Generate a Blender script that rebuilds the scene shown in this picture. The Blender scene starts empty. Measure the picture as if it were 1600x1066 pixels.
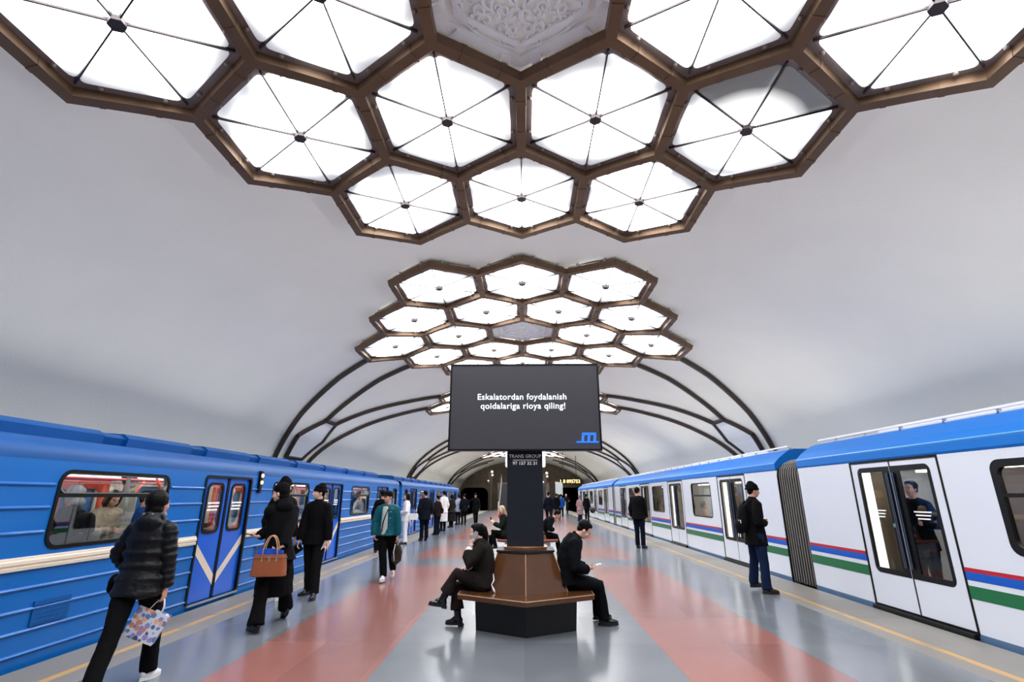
import bpy, bmesh, math, random
from mathutils import Vector, Matrix, Quaternion, geometry
R = math.radians
PI = math.pi
scene = bpy.context.scene
COL = scene.collection
random.seed(7)

# ------------------------------------------------------------------ camera, world, exposure
FPX, PITCH, YAW, CAM_H = 780.0, math.atan(242/780.0), 0.02204, 1.55
cd = bpy.data.cameras.new('camera'); cam = bpy.data.objects.new('camera', cd); COL.objects.link(cam)
cd.sensor_width = 36.0; cd.lens = FPX/1600*36.0; cd.clip_start = 0.05; cd.clip_end = 300
cam.location = (0, 0, CAM_H); cam.rotation_euler = (PI/2 + PITCH, 0, YAW)
scene.camera = cam
w = bpy.data.worlds.new('world'); scene.world = w; w.use_nodes = True
w.node_tree.nodes['Background'].inputs[0].default_value = (0.6, 0.65, 0.8, 1)
w.node_tree.nodes['Background'].inputs[1].default_value = 0.05
vs = scene.view_settings
vs.view_transform = 'Standard'; vs.look = 'None'; vs.gamma = 1.0; vs.exposure = 1.12; vs.use_curve_mapping = False
LAMP = 3.8          # strength of the ceiling diffusers

scene.cycles.diffuse_bounces = 6
VAULT_FILL = 3.5  # strength of added uplights without fixtures, hidden behind the trains to brighten the vault
for sx in (-1, 1):
    for i in range(7):
        ld = bpy.data.lights.new('vault_fill_light', 'AREA'); ld.shape = 'RECTANGLE'; ld.size = .25; ld.size_y = 11.0; ld.energy = VAULT_FILL*11; ld.color = (1,.985,.96); ld.spread = R(140)
        lo = bpy.data.objects.new('vault_fill_light', ld); COL.objects.link(lo); lo.location = (sx*8.75, -2+12.3*i, 2.3)
        lo.rotation_euler = (0, R(180)-sx*R(60), 0)
# ------------------------------------------------------------------ materials
def lin(c):
    return tuple(((v/255)/12.92 if v/255 <= .04045 else (((v/255)+.055)/1.055)**2.4) for v in c[:3]) + (1,)
MATS = {}
def mat(name, rgb, rough=.5, metal=0, noise=0, scale=8, bump=0, bscale=60, spec=.5, emit=None, es=0, coat=0, trans=0):
    if name in MATS: return MATS[name]
    m = bpy.data.materials.new(name); m.use_nodes = True
    nt = m.node_tree; b = nt.nodes['Principled BSDF']; L = nt.links.new
    c = lin(rgb)
    b.inputs['Base Color'].default_value = c
    b.inputs['Roughness'].default_value = rough; b.inputs['Metallic'].default_value = metal
    b.inputs['Specular IOR Level'].default_value = spec
    b.inputs['Coat Weight'].default_value = coat; b.inputs['Transmission Weight'].default_value = trans
    if emit:
        b.inputs['Emission Color'].default_value = lin(emit); b.inputs['Emission Strength'].default_value = es
    if noise or bump:
        tc = nt.nodes.new('ShaderNodeTexCoord')
    if noise:
        n = nt.nodes.new('ShaderNodeTexNoise'); n.inputs['Scale'].default_value = scale; n.inputs['Detail'].default_value = 4
        mx = nt.nodes.new('ShaderNodeMixRGB'); mx.inputs[1].default_value = tuple(v*(1-noise) for v in c[:3])+(1,)
        mx.inputs[2].default_value = tuple(min(1, v*(1+noise)) for v in c[:3])+(1,)
        L(tc.outputs['Object'], n.inputs['Vector']); L(n.outputs['Fac'], mx.inputs[0]); L(mx.outputs[0], b.inputs['Base Color'])
    if bump:
        n2 = nt.nodes.new('ShaderNodeTexNoise'); n2.inputs['Scale'].default_value = bscale; n2.inputs['Detail'].default_value = 5
        bp = nt.nodes.new('ShaderNodeBump'); bp.inputs['Strength'].default_value = bump; bp.inputs['Distance'].default_value = .02
        L(tc.outputs['Object'], n2.inputs['Vector']); L(n2.outputs['Fac'], bp.inputs['Height']); L(bp.outputs[0], b.inputs['Normal'])
    MATS[name] = m
    return m
def glass_mat(name, tint=(.85,.9,.9), fac=.12, dark=.75):
    m = bpy.data.materials.new(name); m.use_nodes = True; nt = m.node_tree; nt.nodes.clear(); L = nt.links.new
    out = nt.nodes.new('ShaderNodeOutputMaterial'); t = nt.nodes.new('ShaderNodeBsdfTransparent'); g = nt.nodes.new('ShaderNodeBsdfGlossy')
    t.inputs[0].default_value = tuple(v*dark for v in tint)+(1,); g.inputs['Roughness'].default_value = .02
    g.inputs[0].default_value = (1,1,1,1)
    fr = nt.nodes.new('ShaderNodeFresnel'); ge = nt.nodes.new('ShaderNodeNewGeometry'); io = nt.nodes.new('ShaderNodeMath'); io.operation = 'MULTIPLY_ADD'
    io.inputs[1].default_value = -.8333; io.inputs[2].default_value = 1.5; L(ge.outputs['Backfacing'], io.inputs[0]); L(io.outputs[0], fr.inputs[0])
    ad = nt.nodes.new('ShaderNodeMath'); ad.operation = 'ADD'; ad.inputs[1].default_value = fac-.04; ad.use_clamp = True
    mx = nt.nodes.new('ShaderNodeMixShader'); L(fr.outputs[0], ad.inputs[0]); L(ad.outputs[0], mx.inputs[0])
    L(t.outputs[0], mx.inputs[1]); L(g.outputs[0], mx.inputs[2]); L(mx.outputs[0], out.inputs[0])
    return m
def lamp_mat(name, strength, dull=False):
    m = bpy.data.materials.new(name); m.use_nodes = True; nt = m.node_tree; L = nt.links.new
    b = nt.nodes['Principled BSDF']; b.inputs['Base Color'].default_value = (.12,.12,.13,1) if dull else (.5,.51,.55,1); b.inputs['Roughness'].default_value = .25
    tc = nt.nodes.new('ShaderNodeTexCoord'); n = nt.nodes.new('ShaderNodeTexNoise'); n.inputs['Scale'].default_value = 1.3; n.inputs['Detail'].default_value = 1
    oi = nt.nodes.new('ShaderNodeObjectInfo'); ad = nt.nodes.new('ShaderNodeVectorMath'); ad.operation = 'ADD'
    sc_ = nt.nodes.new('ShaderNodeVectorMath'); sc_.operation = 'SCALE'; sc_.inputs['Scale'].default_value = .37
    L(oi.outputs['Location'], sc_.inputs[0]); L(tc.outputs['Object'], ad.inputs[0]); L(sc_.outputs[0], ad.inputs[1]); L(ad.outputs[0], n.inputs['Vector'])
    mr = nt.nodes.new('ShaderNodeMapRange'); mr.inputs[1].default_value = .33; mr.inputs[2].default_value = .60
    mr.inputs[3].default_value = strength*.04; mr.inputs[4].default_value = strength*1.5
    if dull:
        ln = nt.nodes.new('ShaderNodeVectorMath'); ln.operation = 'LENGTH'; L(tc.outputs['Object'], ln.inputs[0]); L(ln.outputs['Value'], mr.inputs[0])
        mr.inputs[1].default_value = .25; mr.inputs[2].default_value = .75; mr.inputs[3].default_value = 1.2; mr.inputs[4].default_value = .035
    else:
        L(n.outputs['Fac'], mr.inputs[0]); mr.inputs[1].default_value = .66; mr.inputs[2].default_value = .40; mr.inputs[3].default_value = 0; mr.inputs[4].default_value = 1
        mr.interpolation_type = 'SMOOTHSTEP'
        ln = nt.nodes.new('ShaderNodeVectorMath'); ln.operation = 'LENGTH'; L(tc.outputs['Object'], ln.inputs[0])
        m2 = nt.nodes.new('ShaderNodeMapRange'); m2.interpolation_type = 'SMOOTHSTEP'; m2.inputs[1].default_value = .5; m2.inputs[2].default_value = 1.1; L(ln.outputs['Value'], m2.inputs[0])
        kk = nt.nodes.new('ShaderNodeMath'); kk.operation = 'MULTIPLY'; L(mr.outputs[0], kk.inputs[0]); L(m2.outputs[0], kk.inputs[1])
        iv = nt.nodes.new('ShaderNodeMath'); iv.operation = 'SUBTRACT'; iv.inputs[0].default_value = 1; L(kk.outputs[0], iv.inputs[1])
        pw = nt.nodes.new('ShaderNodeMath'); pw.operation = 'POWER'; pw.inputs[1].default_value = 3.0; L(iv.outputs[0], pw.inputs[0])
        m3 = nt.nodes.new('ShaderNodeMapRange'); m3.inputs[3].default_value = .16; m3.inputs[4].default_value = strength*1.2; L(pw.outputs[0], m3.inputs[0]); mr = m3; b.inputs['Emission Color'].default_value = (.96,.98,1,1)
    L(mr.outputs[0], b.inputs['Emission Strength'])
    return m

# ------------------------------------------------------------------ mesh builder
BASE = {}
class MB:
    def __init__(s): s.v = []; s.f = []
    def add(s, vs_, fs):
        o = len(s.v); s.v += [Vector(p) for p in vs_]; s.f += [tuple(i+o for i in f) for f in fs]; return s
    def box(s, a, b, M=None):
        x0,y0,z0 = a; x1,y1,z1 = b
        P = [Vector(p) for p in ((x0,y0,z0),(x1,y0,z0),(x1,y1,z0),(x0,y1,z0),(x0,y0,z1),(x1,y0,z1),(x1,y1,z1),(x0,y1,z1))]
        if M: P = [M @ p for p in P]
        return s.add(P, [(0,3,2,1),(4,5,6,7),(0,1,5,4),(1,2,6,5),(2,3,7,6),(3,0,4,7)])
    def tube(s, pts, r, n=8, ry=None, up=None, caps=True):
        pts = [Vector(p) for p in pts]; k = len(pts)
        r = r if isinstance(r, (list, tuple)) else [r]*k
        ry = r if ry is None else (ry if isinstance(ry, (list, tuple)) else [ry]*k)
        V = []; prev = Vector(up) if up is not None else None
        for i, p in enumerate(pts):
            t = (pts[min(i+1, k-1)] - pts[max(i-1, 0)]).normalized()
            if prev is None: prev = Vector((0,0,1)) if abs(t.z) < .9 else Vector((0,1,0))
            a = (prev - t*prev.dot(t))
            if a.length < 1e-5: a = t.orthogonal()
            a.normalize(); b = t.cross(a); 
            if up is None: prev = a
            for j in range(n):
                q = 2*PI*j/n
                V.append(p + b*(r[i]*math.cos(q)) + a*(ry[i]*math.sin(q)))
        F = [(i*n+j, i*n+(j+1) % n, (i+1)*n+(j+1) % n, (i+1)*n+j) for i in range(k-1) for j in range(n)]
        if caps: F += [tuple(range(n))[::-1], tuple((k-1)*n+j for j in range(n))]
        return s.add(V, F)
    def beam(s, pts, ups, w, h):
        # rectangular bar along pts; each ups[i] is the outward direction, bar hangs h along it
        V = []; k = len(pts); pts = [Vector(p) for p in pts]; ups = [Vector(u) for u in ups]
        for i, p in enumerate(pts):
            t = (pts[min(i+1, k-1)] - pts[max(i-1, 0)]).normalized(); u = ups[i]; sd = t.cross(u).normalized()
            V += [p - sd*w/2, p + sd*w/2, p + sd*w*.42 + u*h, p - sd*w*.42 + u*h]
        F = [(i*4+j, i*4+(j+1) % 4, (i+1)*4+(j+1) % 4, (i+1)*4+j) for i in range(k-1) for j in range(4)]
        F += [(3,2,1,0), tuple((k-1)*4+j for j in range(4))]
        return s.add(V, F)
    def ell(s, c, r, M=None, nu=12, nv=8):
        c = Vector(c); V = []
        if not isinstance(r, (list, tuple)): r = (r, r, r)
        for i in range(nv+1):
            ph = PI*i/nv
            for j in range(nu):
                th = 2*PI*j/nu
                p = Vector((r[0]*math.sin(ph)*math.cos(th), r[1]*math.sin(ph)*math.sin(th), r[2]*math.cos(ph)))
                V.append(c + (M @ p if M else p))
        F = []
        for i in range(nv):
            for j in range(nu):
                a, b_, c_, d = i*nu+j, i*nu+(j+1) % nu, (i+1)*nu+(j+1) % nu, (i+1)*nu+j
                if i == 0: F.append((a, c_, d))
                elif i == nv-1: F.append((a, b_, d))
                else: F.append((a, b_, c_, d))
        return s.add(V, F)
    def plate(s, loops, mp, depth):
        L3 = [[Vector((u, v, 0)) for u, v in lp] for lp in loops]
        tris = geometry.tessellate_polygon(L3)
        flat = [p for lp in loops for p in lp]; n = len(flat)
        V = [mp(u, v, 0) for u, v in flat] + [mp(u, v, depth) for u, v in flat]
        F = [tuple(t) for t in tris] + [tuple(i+n for i in reversed(t)) for t in tris]
        o = 0
        for lp in loops:
            k = len(lp)
            for i in range(k):
                a, b = o+i, o+(i+1) % k
                F.append((a, b, b+n, a+n))
            o += k
        return s.add(V, F)
    def prism(s, prof, ax0, ax1, mp):
        k = len(prof)
        V = [mp(u, v, ax0) for u, v in prof] + [mp(u, v, ax1) for u, v in prof]
        F = [(i, (i+1) % k, (i+1) % k+k, i+k) for i in range(k)] + [tuple(range(k))[::-1], tuple(range(k, 2*k))]
        return s.add(V, F)
    def build(s, name, m, parent=None, smooth=False, kind=None, label=None, local=False, angle=None):
        me = bpy.data.meshes.new(name)
        b = BASE.get(parent.name, Vector((0,0,0))) if (parent and not local) else Vector((0,0,0))
        me.from_pydata([tuple(p - b) for p in s.v], [], s.f); me.validate()
        bm = bmesh.new(); bm.from_mesh(me)
        bmesh.ops.remove_doubles(bm, verts=bm.verts, dist=1e-5)
        bmesh.ops.recalc_face_normals(bm, faces=bm.faces)
        bm.to_mesh(me); bm.free()
        if m is not None: me.materials.append(m)
        if smooth: me.shade_smooth()
        if angle:
            me.shade_smooth(); me.set_sharp_from_angle(angle=R(angle))
        o = bpy.data.objects.new(name, me); COL.objects.link(o)
        if parent: o.parent = parent; BASE[o.name] = b
        if kind: o['kind'] = kind
        if label: o['label'] = label
        return o
def thing(name, label, cat, loc=(0,0,0), rz=0, group=None):
    o = bpy.data.objects.new(name, None); COL.objects.link(o); o.empty_display_size = .1
    o.location = loc; o.rotation_euler = (0,0,rz); o['label'] = label; o['category'] = cat
    if group: o['group'] = group
    BASE[o.name] = Vector(loc)
    return o
def tag(o, label, cat, group=None):
    o['label'] = label; o['category'] = cat
    if group: o['group'] = group
    return o
def rr(u0, v0, u1, v1, r, n=5):
    P = []
    for cx, cy, a in ((u1-r, v1-r, 0), (u0+r, v1-r, 90), (u0+r, v0+r, 180), (u1-r, v0+r, 270)):
        for i in range(n+1):
            q = R(a + 90*i/n); P.append((cx + r*math.cos(q), cy + r*math.sin(q)))
    return P
def rect(u0, v0, u1, v1): return [(u0,v0),(u1,v0),(u1,v1),(u0,v1)]
def text_mesh(txt, size, M, m, parent, name='lettering', bold=0, ext=.002, align='CENTER', spacing=1.0, line=1.0):
    cu = bpy.data.curves.new(name, 'FONT'); cu.body = txt; cu.size = size; cu.align_x = align; cu.align_y = 'CENTER'
    cu.offset = bold; cu.extrude = ext; cu.space_character = spacing; cu.space_line = line; cu.resolution_u = 3
    o = bpy.data.objects.new(name+'_tmp', cu); COL.objects.link(o)
    dg = bpy.context.evaluated_depsgraph_get(); dg.update()
    me = bpy.data.meshes.new_from_object(o.evaluated_get(dg))
    bpy.data.objects.remove(o); bpy.data.curves.remove(cu)
    me.name = name
    b = BASE.get(parent.name, Vector((0,0,0))) if parent else Vector((0,0,0))
    me.transform(Matrix.Translation(-b) @ M); me.materials.clear(); me.materials.append(m)
    o = bpy.data.objects.new(name, me); COL.objects.link(o)
    if parent: o.parent = parent; BASE[o.name] = b
    return o

# ------------------------------------------------------------------ shared materials
M_vault = mat('vault_plaster', (244,242,234), .75, noise=.05, scale=.7, bump=.25, bscale=18)
M_bronze = mat('bronze_anodised', (106,82,62), .42, metal=.5, noise=.25, scale=3)
M_rib = mat('dark_bronze_rib', (70,60,54), .45, metal=.55, noise=.25, scale=2)
M_tray = mat('lamp_tray', (132,120,116), .5, metal=.3, noise=.2, scale=5)
M_hub = mat('lamp_hub', (62,54,56), .4, metal=.5)
M_lamp = lamp_mat('lamp_diffuser', LAMP)
M_lampd = lamp_mat('lamp_diffuser_failing', LAMP, True)
M_stucco = mat('carved_stucco', (238,238,240), .8, noise=.08, scale=6, bump=.4, bscale=40)
M_black = mat('black_paint', (8,9,11), .4, spec=.3)
M_rubber = mat('black_rubber', (12,12,13), .6)
M_steel = mat('brushed_steel', (170,172,176), .3, metal=.9)
M_white = mat('white_lettering', (255,255,255), .5)

# ------------------------------------------------------------------ vault
VA, VB = 9.95, 5.15
N_T = 400; ARC = [0.0]
for i in range(N_T):
    t0, t1 = i*PI/2/N_T, (i+1)*PI/2/N_T
    ARC.append(ARC[-1] + math.hypot(VA*(math.sin(t1)-math.sin(t0)), VB*(math.cos(t1)-math.cos(t0))))
def arc_t(u):
    s = -1 if u < 0 else 1; u = abs(u)
    lo, hi = 0, N_T
    while hi-lo > 1:
        md = (lo+hi)//2
        if ARC[md] <= u: lo = md
        else: hi = md
    f = (u-ARC[lo])/(ARC[hi]-ARC[lo]) if hi > lo else 0
    return s*(lo+f)*PI/2/N_T
def S(u, y, off=0.0, t=None):
    if t is None: t = arc_t(u)
    n = Vector((-math.sin(t)/VA, 0, -math.cos(t)/VB)).normalized()
    return Vector((VA*math.sin(t), y, VB*math.cos(t)+CAM_H)) + n*off, n
def u_of_x(x):
    t = math.asin(max(-1, min(1, x/VA))); k = abs(t)/(PI/2)*N_T; i = min(int(k), N_T-1)
    return (1 if x >= 0 else -1)*(ARC[i] + (k-i)*(ARC[i+1]-ARC[i]))
Y0, Y1 = -8.0, 80.0
m = MB(); NA = 96; NY = 44; V = []; F = []
prof = [(-VA, -1.2)] + [(VA*math.sin(-PI/2+PI*i/NA), VB*math.cos(-PI/2+PI*i/NA)+CAM_H) for i in range(NA+1)] + [(VA, -1.2)]
for j in range(NY+1):
    y = Y0 + (Y1-Y0)*j/NY
    V += [(x, y, z) for x, z in prof]
k = len(prof)
F = [(j*k+i, j*k+i+1, (j+1)*k+i+1, (j+1)*k+i) for j in range(NY) for i in range(k-1)]
m.add(V, F); o = m.build('ceiling', M_vault, None, smooth=True, kind='structure')
for p in o.data.polygons: pass
bm = bmesh.new(); bm.from_mesh(o.data); bmesh.ops.solidify(bm, geom=list(bm.faces), thickness=-.25); 
bm.to_mesh(o.data); bm.free(); o.data.shade_smooth(); o.data.set_sharp_from_angle(angle=R(40))

# ------------------------------------------------------------------ floor of the platform, track pits
XL, XR, YEND = -4.72, 5.07, 57.5
def floor_mat():
    m = bpy.data.materials.new('polished_granite_floor'); m.use_nodes = True; nt = m.node_tree; L = nt.links.new
    b = nt.nodes['Principled BSDF']; b.inputs['Specular IOR Level'].default_value = .75
    def N(t, **kw):
        n = nt.nodes.new('ShaderNode'+t)
        for a, v in kw.items(): setattr(n, a, v)
        return n
    def M_(op, a, b_=None, c=None):
        n = N('Math', operation=op)
        for i, q in enumerate((a, b_, c)):
            if q is None: continue
            if isinstance(q, (int, float)): n.inputs[i].default_value = q
            else: L(q, n.inputs[i])
        return n.outputs[0]
    g = N('NewGeometry'); sp = N('SeparateXYZ'); L(g.outputs['Position'], sp.inputs[0]); X, Y = sp.outputs[0], sp.outputs[1]
    AX = M_('ABSOLUTE', M_('SUBTRACT', X, .03))
    def rng(v, a, c): return M_('MULTIPLY', M_('GREATER_THAN', v, a), M_('LESS_THAN', v, c))
    red = rng(AX, 1.42, 2.88)
    ys = None
    for a, c in ((-9, 12.5), (14.0, 17.4), (18.9, 27.5), (29.0, 32.4), (33.9, 42.5), (44, 47.4), (49, 57)):
        q = rng(Y, a, c); ys = q if ys is None else M_('ADD', ys, q)
    red = M_('MULTIPLY', red, ys)
    edge = M_('ADD', M_('GREATER_THAN', X, 4.1), M_('LESS_THAN', X, -3.9))
    yel = M_('ADD', rng(X, 4.33, 4.42), rng(X, -4.26, -4.17))
    # slab tint
    cx = M_('FLOOR', M_('MULTIPLY', X, 1/.73)); cy = M_('FLOOR', M_('MULTIPLY', Y, 1/1.25)); cmb = N('CombineXYZ'); L(cx, cmb.inputs[0]); L(cy, cmb.inputs[1])
    wn = N('TexWhiteNoise'); L(cmb.outputs[0], wn.inputs['Vector'])
    dark = M_('GREATER_THAN', wn.outputs['Value'], .84)
    def rgb(c):
        n = N('RGB'); n.outputs[0].default_value = lin(c); return n.outputs[0]
    def mix(f, a, c, bt='MIX'):
        n = N('MixRGB', blend_type=bt)
        for i, q in enumerate((f, a, c)):
            if isinstance(q, (int, float)): n.inputs[i].default_value = q
            else: L(q, n.inputs[i])
        return n.outputs[0]
    col = mix(edge, rgb((112,116,122)), rgb((134,129,122)))
    col = mix(red, col, rgb((148,98,90)))
    # worn yellow line
    nz = N('TexNoise'); nz.inputs['Scale'].default_value = 3.0; nz.inputs['Detail'].default_value = 6; L(g.outputs['Position'], nz.inputs['Vector'])
    mr = N('MapRange'); mr.inputs[1].default_value = .3; mr.inputs[2].default_value = .5; L(nz.outputs['Fac'], mr.inputs[0])
    col = mix(M_('MULTIPLY', yel, M_('MULTIPLY', mr.outputs[0], .85)), col, rgb((206,160,88)))
    # speckle, patches
    sk = N('TexNoise'); sk.inputs['Scale'].default_value = 130; sk.inputs['Detail'].default_value = 3; L(g.outputs['Position'], sk.inputs['Vector'])
    pt = N('TexNoise'); pt.inputs['Scale'].default_value = .8; pt.inputs['Detail'].default_value = 5; L(g.outputs['Position'], pt.inputs['Vector'])
    val = M_('ADD', M_('MULTIPLY_ADD', sk.outputs['Fac'], .5, .74), M_('MULTIPLY', M_('SUBTRACT', pt.outputs['Fac'], .5), .45))
    val = M_('ADD', val, M_('MULTIPLY', M_('SUBTRACT', wn.outputs['Value'], .5), .16))
    val = M_('SUBTRACT', val, M_('MULTIPLY', dark, .22))
    # joints
    jx = M_('LESS_THAN', M_('ABSOLUTE', M_('SUBTRACT', M_('FRACT', M_('MULTIPLY', X, 1/.73)), .5)), .4955)
    jy = M_('LESS_THAN', M_('ABSOLUTE', M_('SUBTRACT', M_('FRACT', M_('MULTIPLY', Y, 1/1.25)), .5)), .4975)
    joint = M_('MULTIPLY_ADD', M_('MULTIPLY', jx, jy), .05, .95)
    vv = N('CombineXYZ'); vj = M_('MULTIPLY', val, joint)
    for i in range(3): L(vj, vv.inputs[i])
    col = mix(1.0, col, vv.outputs[0], 'MULTIPLY')
    L(col, b.inputs['Base Color'])
    rr_ = N('MapRange'); rr_.inputs[3].default_value = .16; rr_.inputs[4].default_value = .24; rr_.inputs[0].default_value = .5
    L(M_('ADD', rr_.outputs[0], M_('MULTIPLY', edge, .25)), b.inputs['Roughness'])
    return m
M_floor = floor_mat()
m = MB(); m.box((XL, Y0, -.25), (XR, YEND, 0)); m.build('floor', M_floor, kind='structure')
M_conc = mat('dark_concrete', (58,54,50), .8, noise=.25, scale=1.5)
m = MB(); m.box((XL+.12, Y0, -1.15), (XR-.12, YEND, -.25)); m.build('trim_1', M_conc, kind='structure')
m = MB(); m.box((-VA, Y0, -1.2), (VA, Y1, -1.15)); m.build('trim_2', M_conc, kind='structure')
m = MB(); m.box((-VA-.25, Y0-.2, -1.2), (VA+.25, Y0, 7)); m.build('wall_back', M_conc, kind='structure')
# end wall with two tunnel mouths
M_wall = mat('end_wall_stone', (112,100,84), .7, noise=.35, scale=1.2, bump=.2, bscale=12)
outer = [(VA*math.sin(-PI/2+PI*i/60), VB*math.cos(-PI/2+PI*i/60)+CAM_H) for i in range(61)] + [(VA,-1.2), (-VA,-1.2)]
def portal(s):
    P = rr(5.4, -1.1, 9.6, 2.75, .9, 4); return [(s*x, z) for x, z in P]
def pd(u, v, w_): return Vector((u, Y1-.6+w_, v))
m = MB(); m.plate([outer, portal(-1), portal(1)], pd, .6); m.build('wall_far', M_wall, kind='structure')
M_dark = mat('tunnel_dark', (10,10,10), .9)
for s in (-1, 1):
    m = MB(); P = portal(s); k = len(P)
    m.add([(x, Y1-.1, z) for x, z in P] + [(x, Y1+12, z) for x, z in P], [(i, (i+1) % k, (i+1) % k+k, i+k) for i in range(k)] + [tuple(range(k, 2*k))])
    m.build('trim_%d' % (3 if s < 0 else 4), M_dark, kind='structure')

# ------------------------------------------------------------------ honeycomb chandeliers
HU, SY = 1.03, 1.285
ROWS = {1:(-1,0,1), 2:(-1.5,-.5,.5,1.5), 3:(-2,-1,0,1,2), 4:(-1.5,-.5,.5,1.5), 5:(-1,0,1)}
def hexloop(su, sy, k=1.0): return [(0,-sy*k),(su*k,-sy/2*k),(su*k,sy/2*k),(0,sy*k),(-su*k,sy/2*k),(-su*k,-sy/2*k)]
def round_poly(P, r, n=3):
    out = []; k = len(P)
    for i in range(k):
        p = Vector(P[i]).to_2d(); a = (Vector(P[i-1]).to_2d()-p).normalized(); b = (Vector(P[(i+1) % k]).to_2d()-p).normalized()
        ang = a.angle(b); d = min(r/math.tan(ang/2), .3*min((Vector(P[i-1]).to_2d()-p).length, (Vector(P[(i+1) % k]).to_2d()-p).length))
        p0, p1 = p+a*d, p+b*d
        for j in range(n+1):
            t = j/n; q = p0*(1-t)**2 + p*2*t*(1-t) + p1*t*t
            out.append((q.x, q.y))
    return out
def lmp(u, v, w_): return Vector((u, v, w_))
def tray_mb():
    m = MB(); m.plate([hexloop(HU, SY, .95), hexloop(HU, SY, .80)], lmp, .02)          # flange
    m.plate([hexloop(HU, SY, .95)], lambda u, v, w_: Vector((u, v, w_-.10)), .012)        # back
    for i in range(6):                                                                   # clips
        P = hexloop(HU, SY, .88); a = Vector(P[i]); b = Vector(P[(i+1) % 6])
        for f in (.22, .78):
            c = a.lerp(b, f); m.ell((c.x, c.y, .03), (.028,.028,.03), nu=8, nv=5)
    return m
def diffuser_mb(i):
    P = hexloop(HU, SY, .855); a = Vector(P[i]); b = Vector(P[(i+1) % 6]); c = (a+b)/3
    tri = [(Vector(q)-c)*.966+c for q in ((0,0), a, b)]
    # cut the inner tip
    t1, t2 = tri[0].lerp(tri[1], .085), tri[0].lerp(tri[2], .085)
    P = round_poly([t1, tri[1], tri[2], t2], .07, 4)
    m = MB(); k = len(P); cc = Vector((c.x, c.y))
    rings = [(1.0, 0.0), (1.0, .03), (.94, .045), (.6, .058), (.25, .062)]
    V = []
    for sc, z in rings: V += [((p[0]-cc.x)*sc+cc.x, (p[1]-cc.y)*sc+cc.y, z) for p in P]
    F = [(r*k+j, r*k+(j+1) % k, (r+1)*k+(j+1) % k, (r+1)*k+j) for r in range(len(rings)-1) for j in range(k)] + [tuple((len(rings)-1)*k+j for j in range(k))]
    F.append(tuple(range(k))[::-1])
    m.add(V, F); return m
def hub_mb():
    m = MB(); P = [(.085*math.cos(R(60*i+30)), .085*math.sin(R(60*i+30))) for i in range(6)]; m.plate([P], lambda u, v, w_: Vector((u, v, w_+.03)), .06)
    for i in range(6):                                                                   # spokes between the diffusers
        q = Vector(hexloop(HU, SY, .86)[i]); q = Vector((q.x, q.y, .02)); m.beam([(q.x*.05, q.y*.05, .02), q], [(0,0,1)]*2, .020, .034)
    return m
def to_mesh(mb, name, mt, angle=None):
    o = mb.build(name, mt, None, angle=angle); me = o.data; bpy.data.objects.remove(o); return me
ME_tray = to_mesh(tray_mb(), 'lamp', M_tray); ME_hub = to_mesh(hub_mb(), 'hub', M_hub)
ME_dif = [to_mesh(diffuser_mb(i), 'diffuser', M_lamp, 50) for i in range(6)]
ME_difd = [me.copy() for me in ME_dif]
for me in ME_difd: me.materials[0] = M_lampd
mm = MB()
for i in range(6):
    q = diffuser_mb(i); mm.add(q.v, q.f)
ME_all = to_mesh(mm, 'diffuser', M_lamp, 50)
def scroll_relief(m, place, size):
    # arabesque of scrolls and petals in twelve mirrored sectors; place(u, v, h) -> point
    def tb(pts, r): m.tube([place(u*size, v*size, .012) for u, v in pts], r, n=6)
    for s6 in range(6):
        for mir in (-1, 1):
            def T(r, a): return (r*math.cos(R(60*s6+30)+mir*a), r*math.sin(R(60*s6+30)+mir*a))
            for (r0, a0, sz, tw) in ((.30,.20,.10,1), (.52,.16,.12,-1), (.52,.42,.09,1), (.72,.14,.10,1), (.74,.36,.11,-1), (.90,.10,.06,-1), (.88,.28,.06,1)):
                cx, cy = T(r0, a0); pts = []
                for j in range(16):
                    th = tw*mir*(.45*j) + a0*7; rad = sz*(1-j/17)
                    pts.append((cx+rad*math.cos(th), cy+rad*math.sin(th)))
                tb(pts, .018)
            tb([T(.12+.8*j/8, .24+.13*math.sin(j*1.6)) for j in range(9)], .016)
        tb([(.95*math.cos(R(60*s6+2*j)), .95*math.sin(R(60*s6+2*j))) for j in range(31)], .02)
        c, q = math.cos(R(60*s6)), math.sin(R(60*s6))
        p = place(.6*size*c, .6*size*q, .02); m.ell(p, .035, nu=8, nv=5); p = place(.22*size*c, .22*size*q, .02); m.ell(p, .04, nu=8, nv=5)
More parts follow.
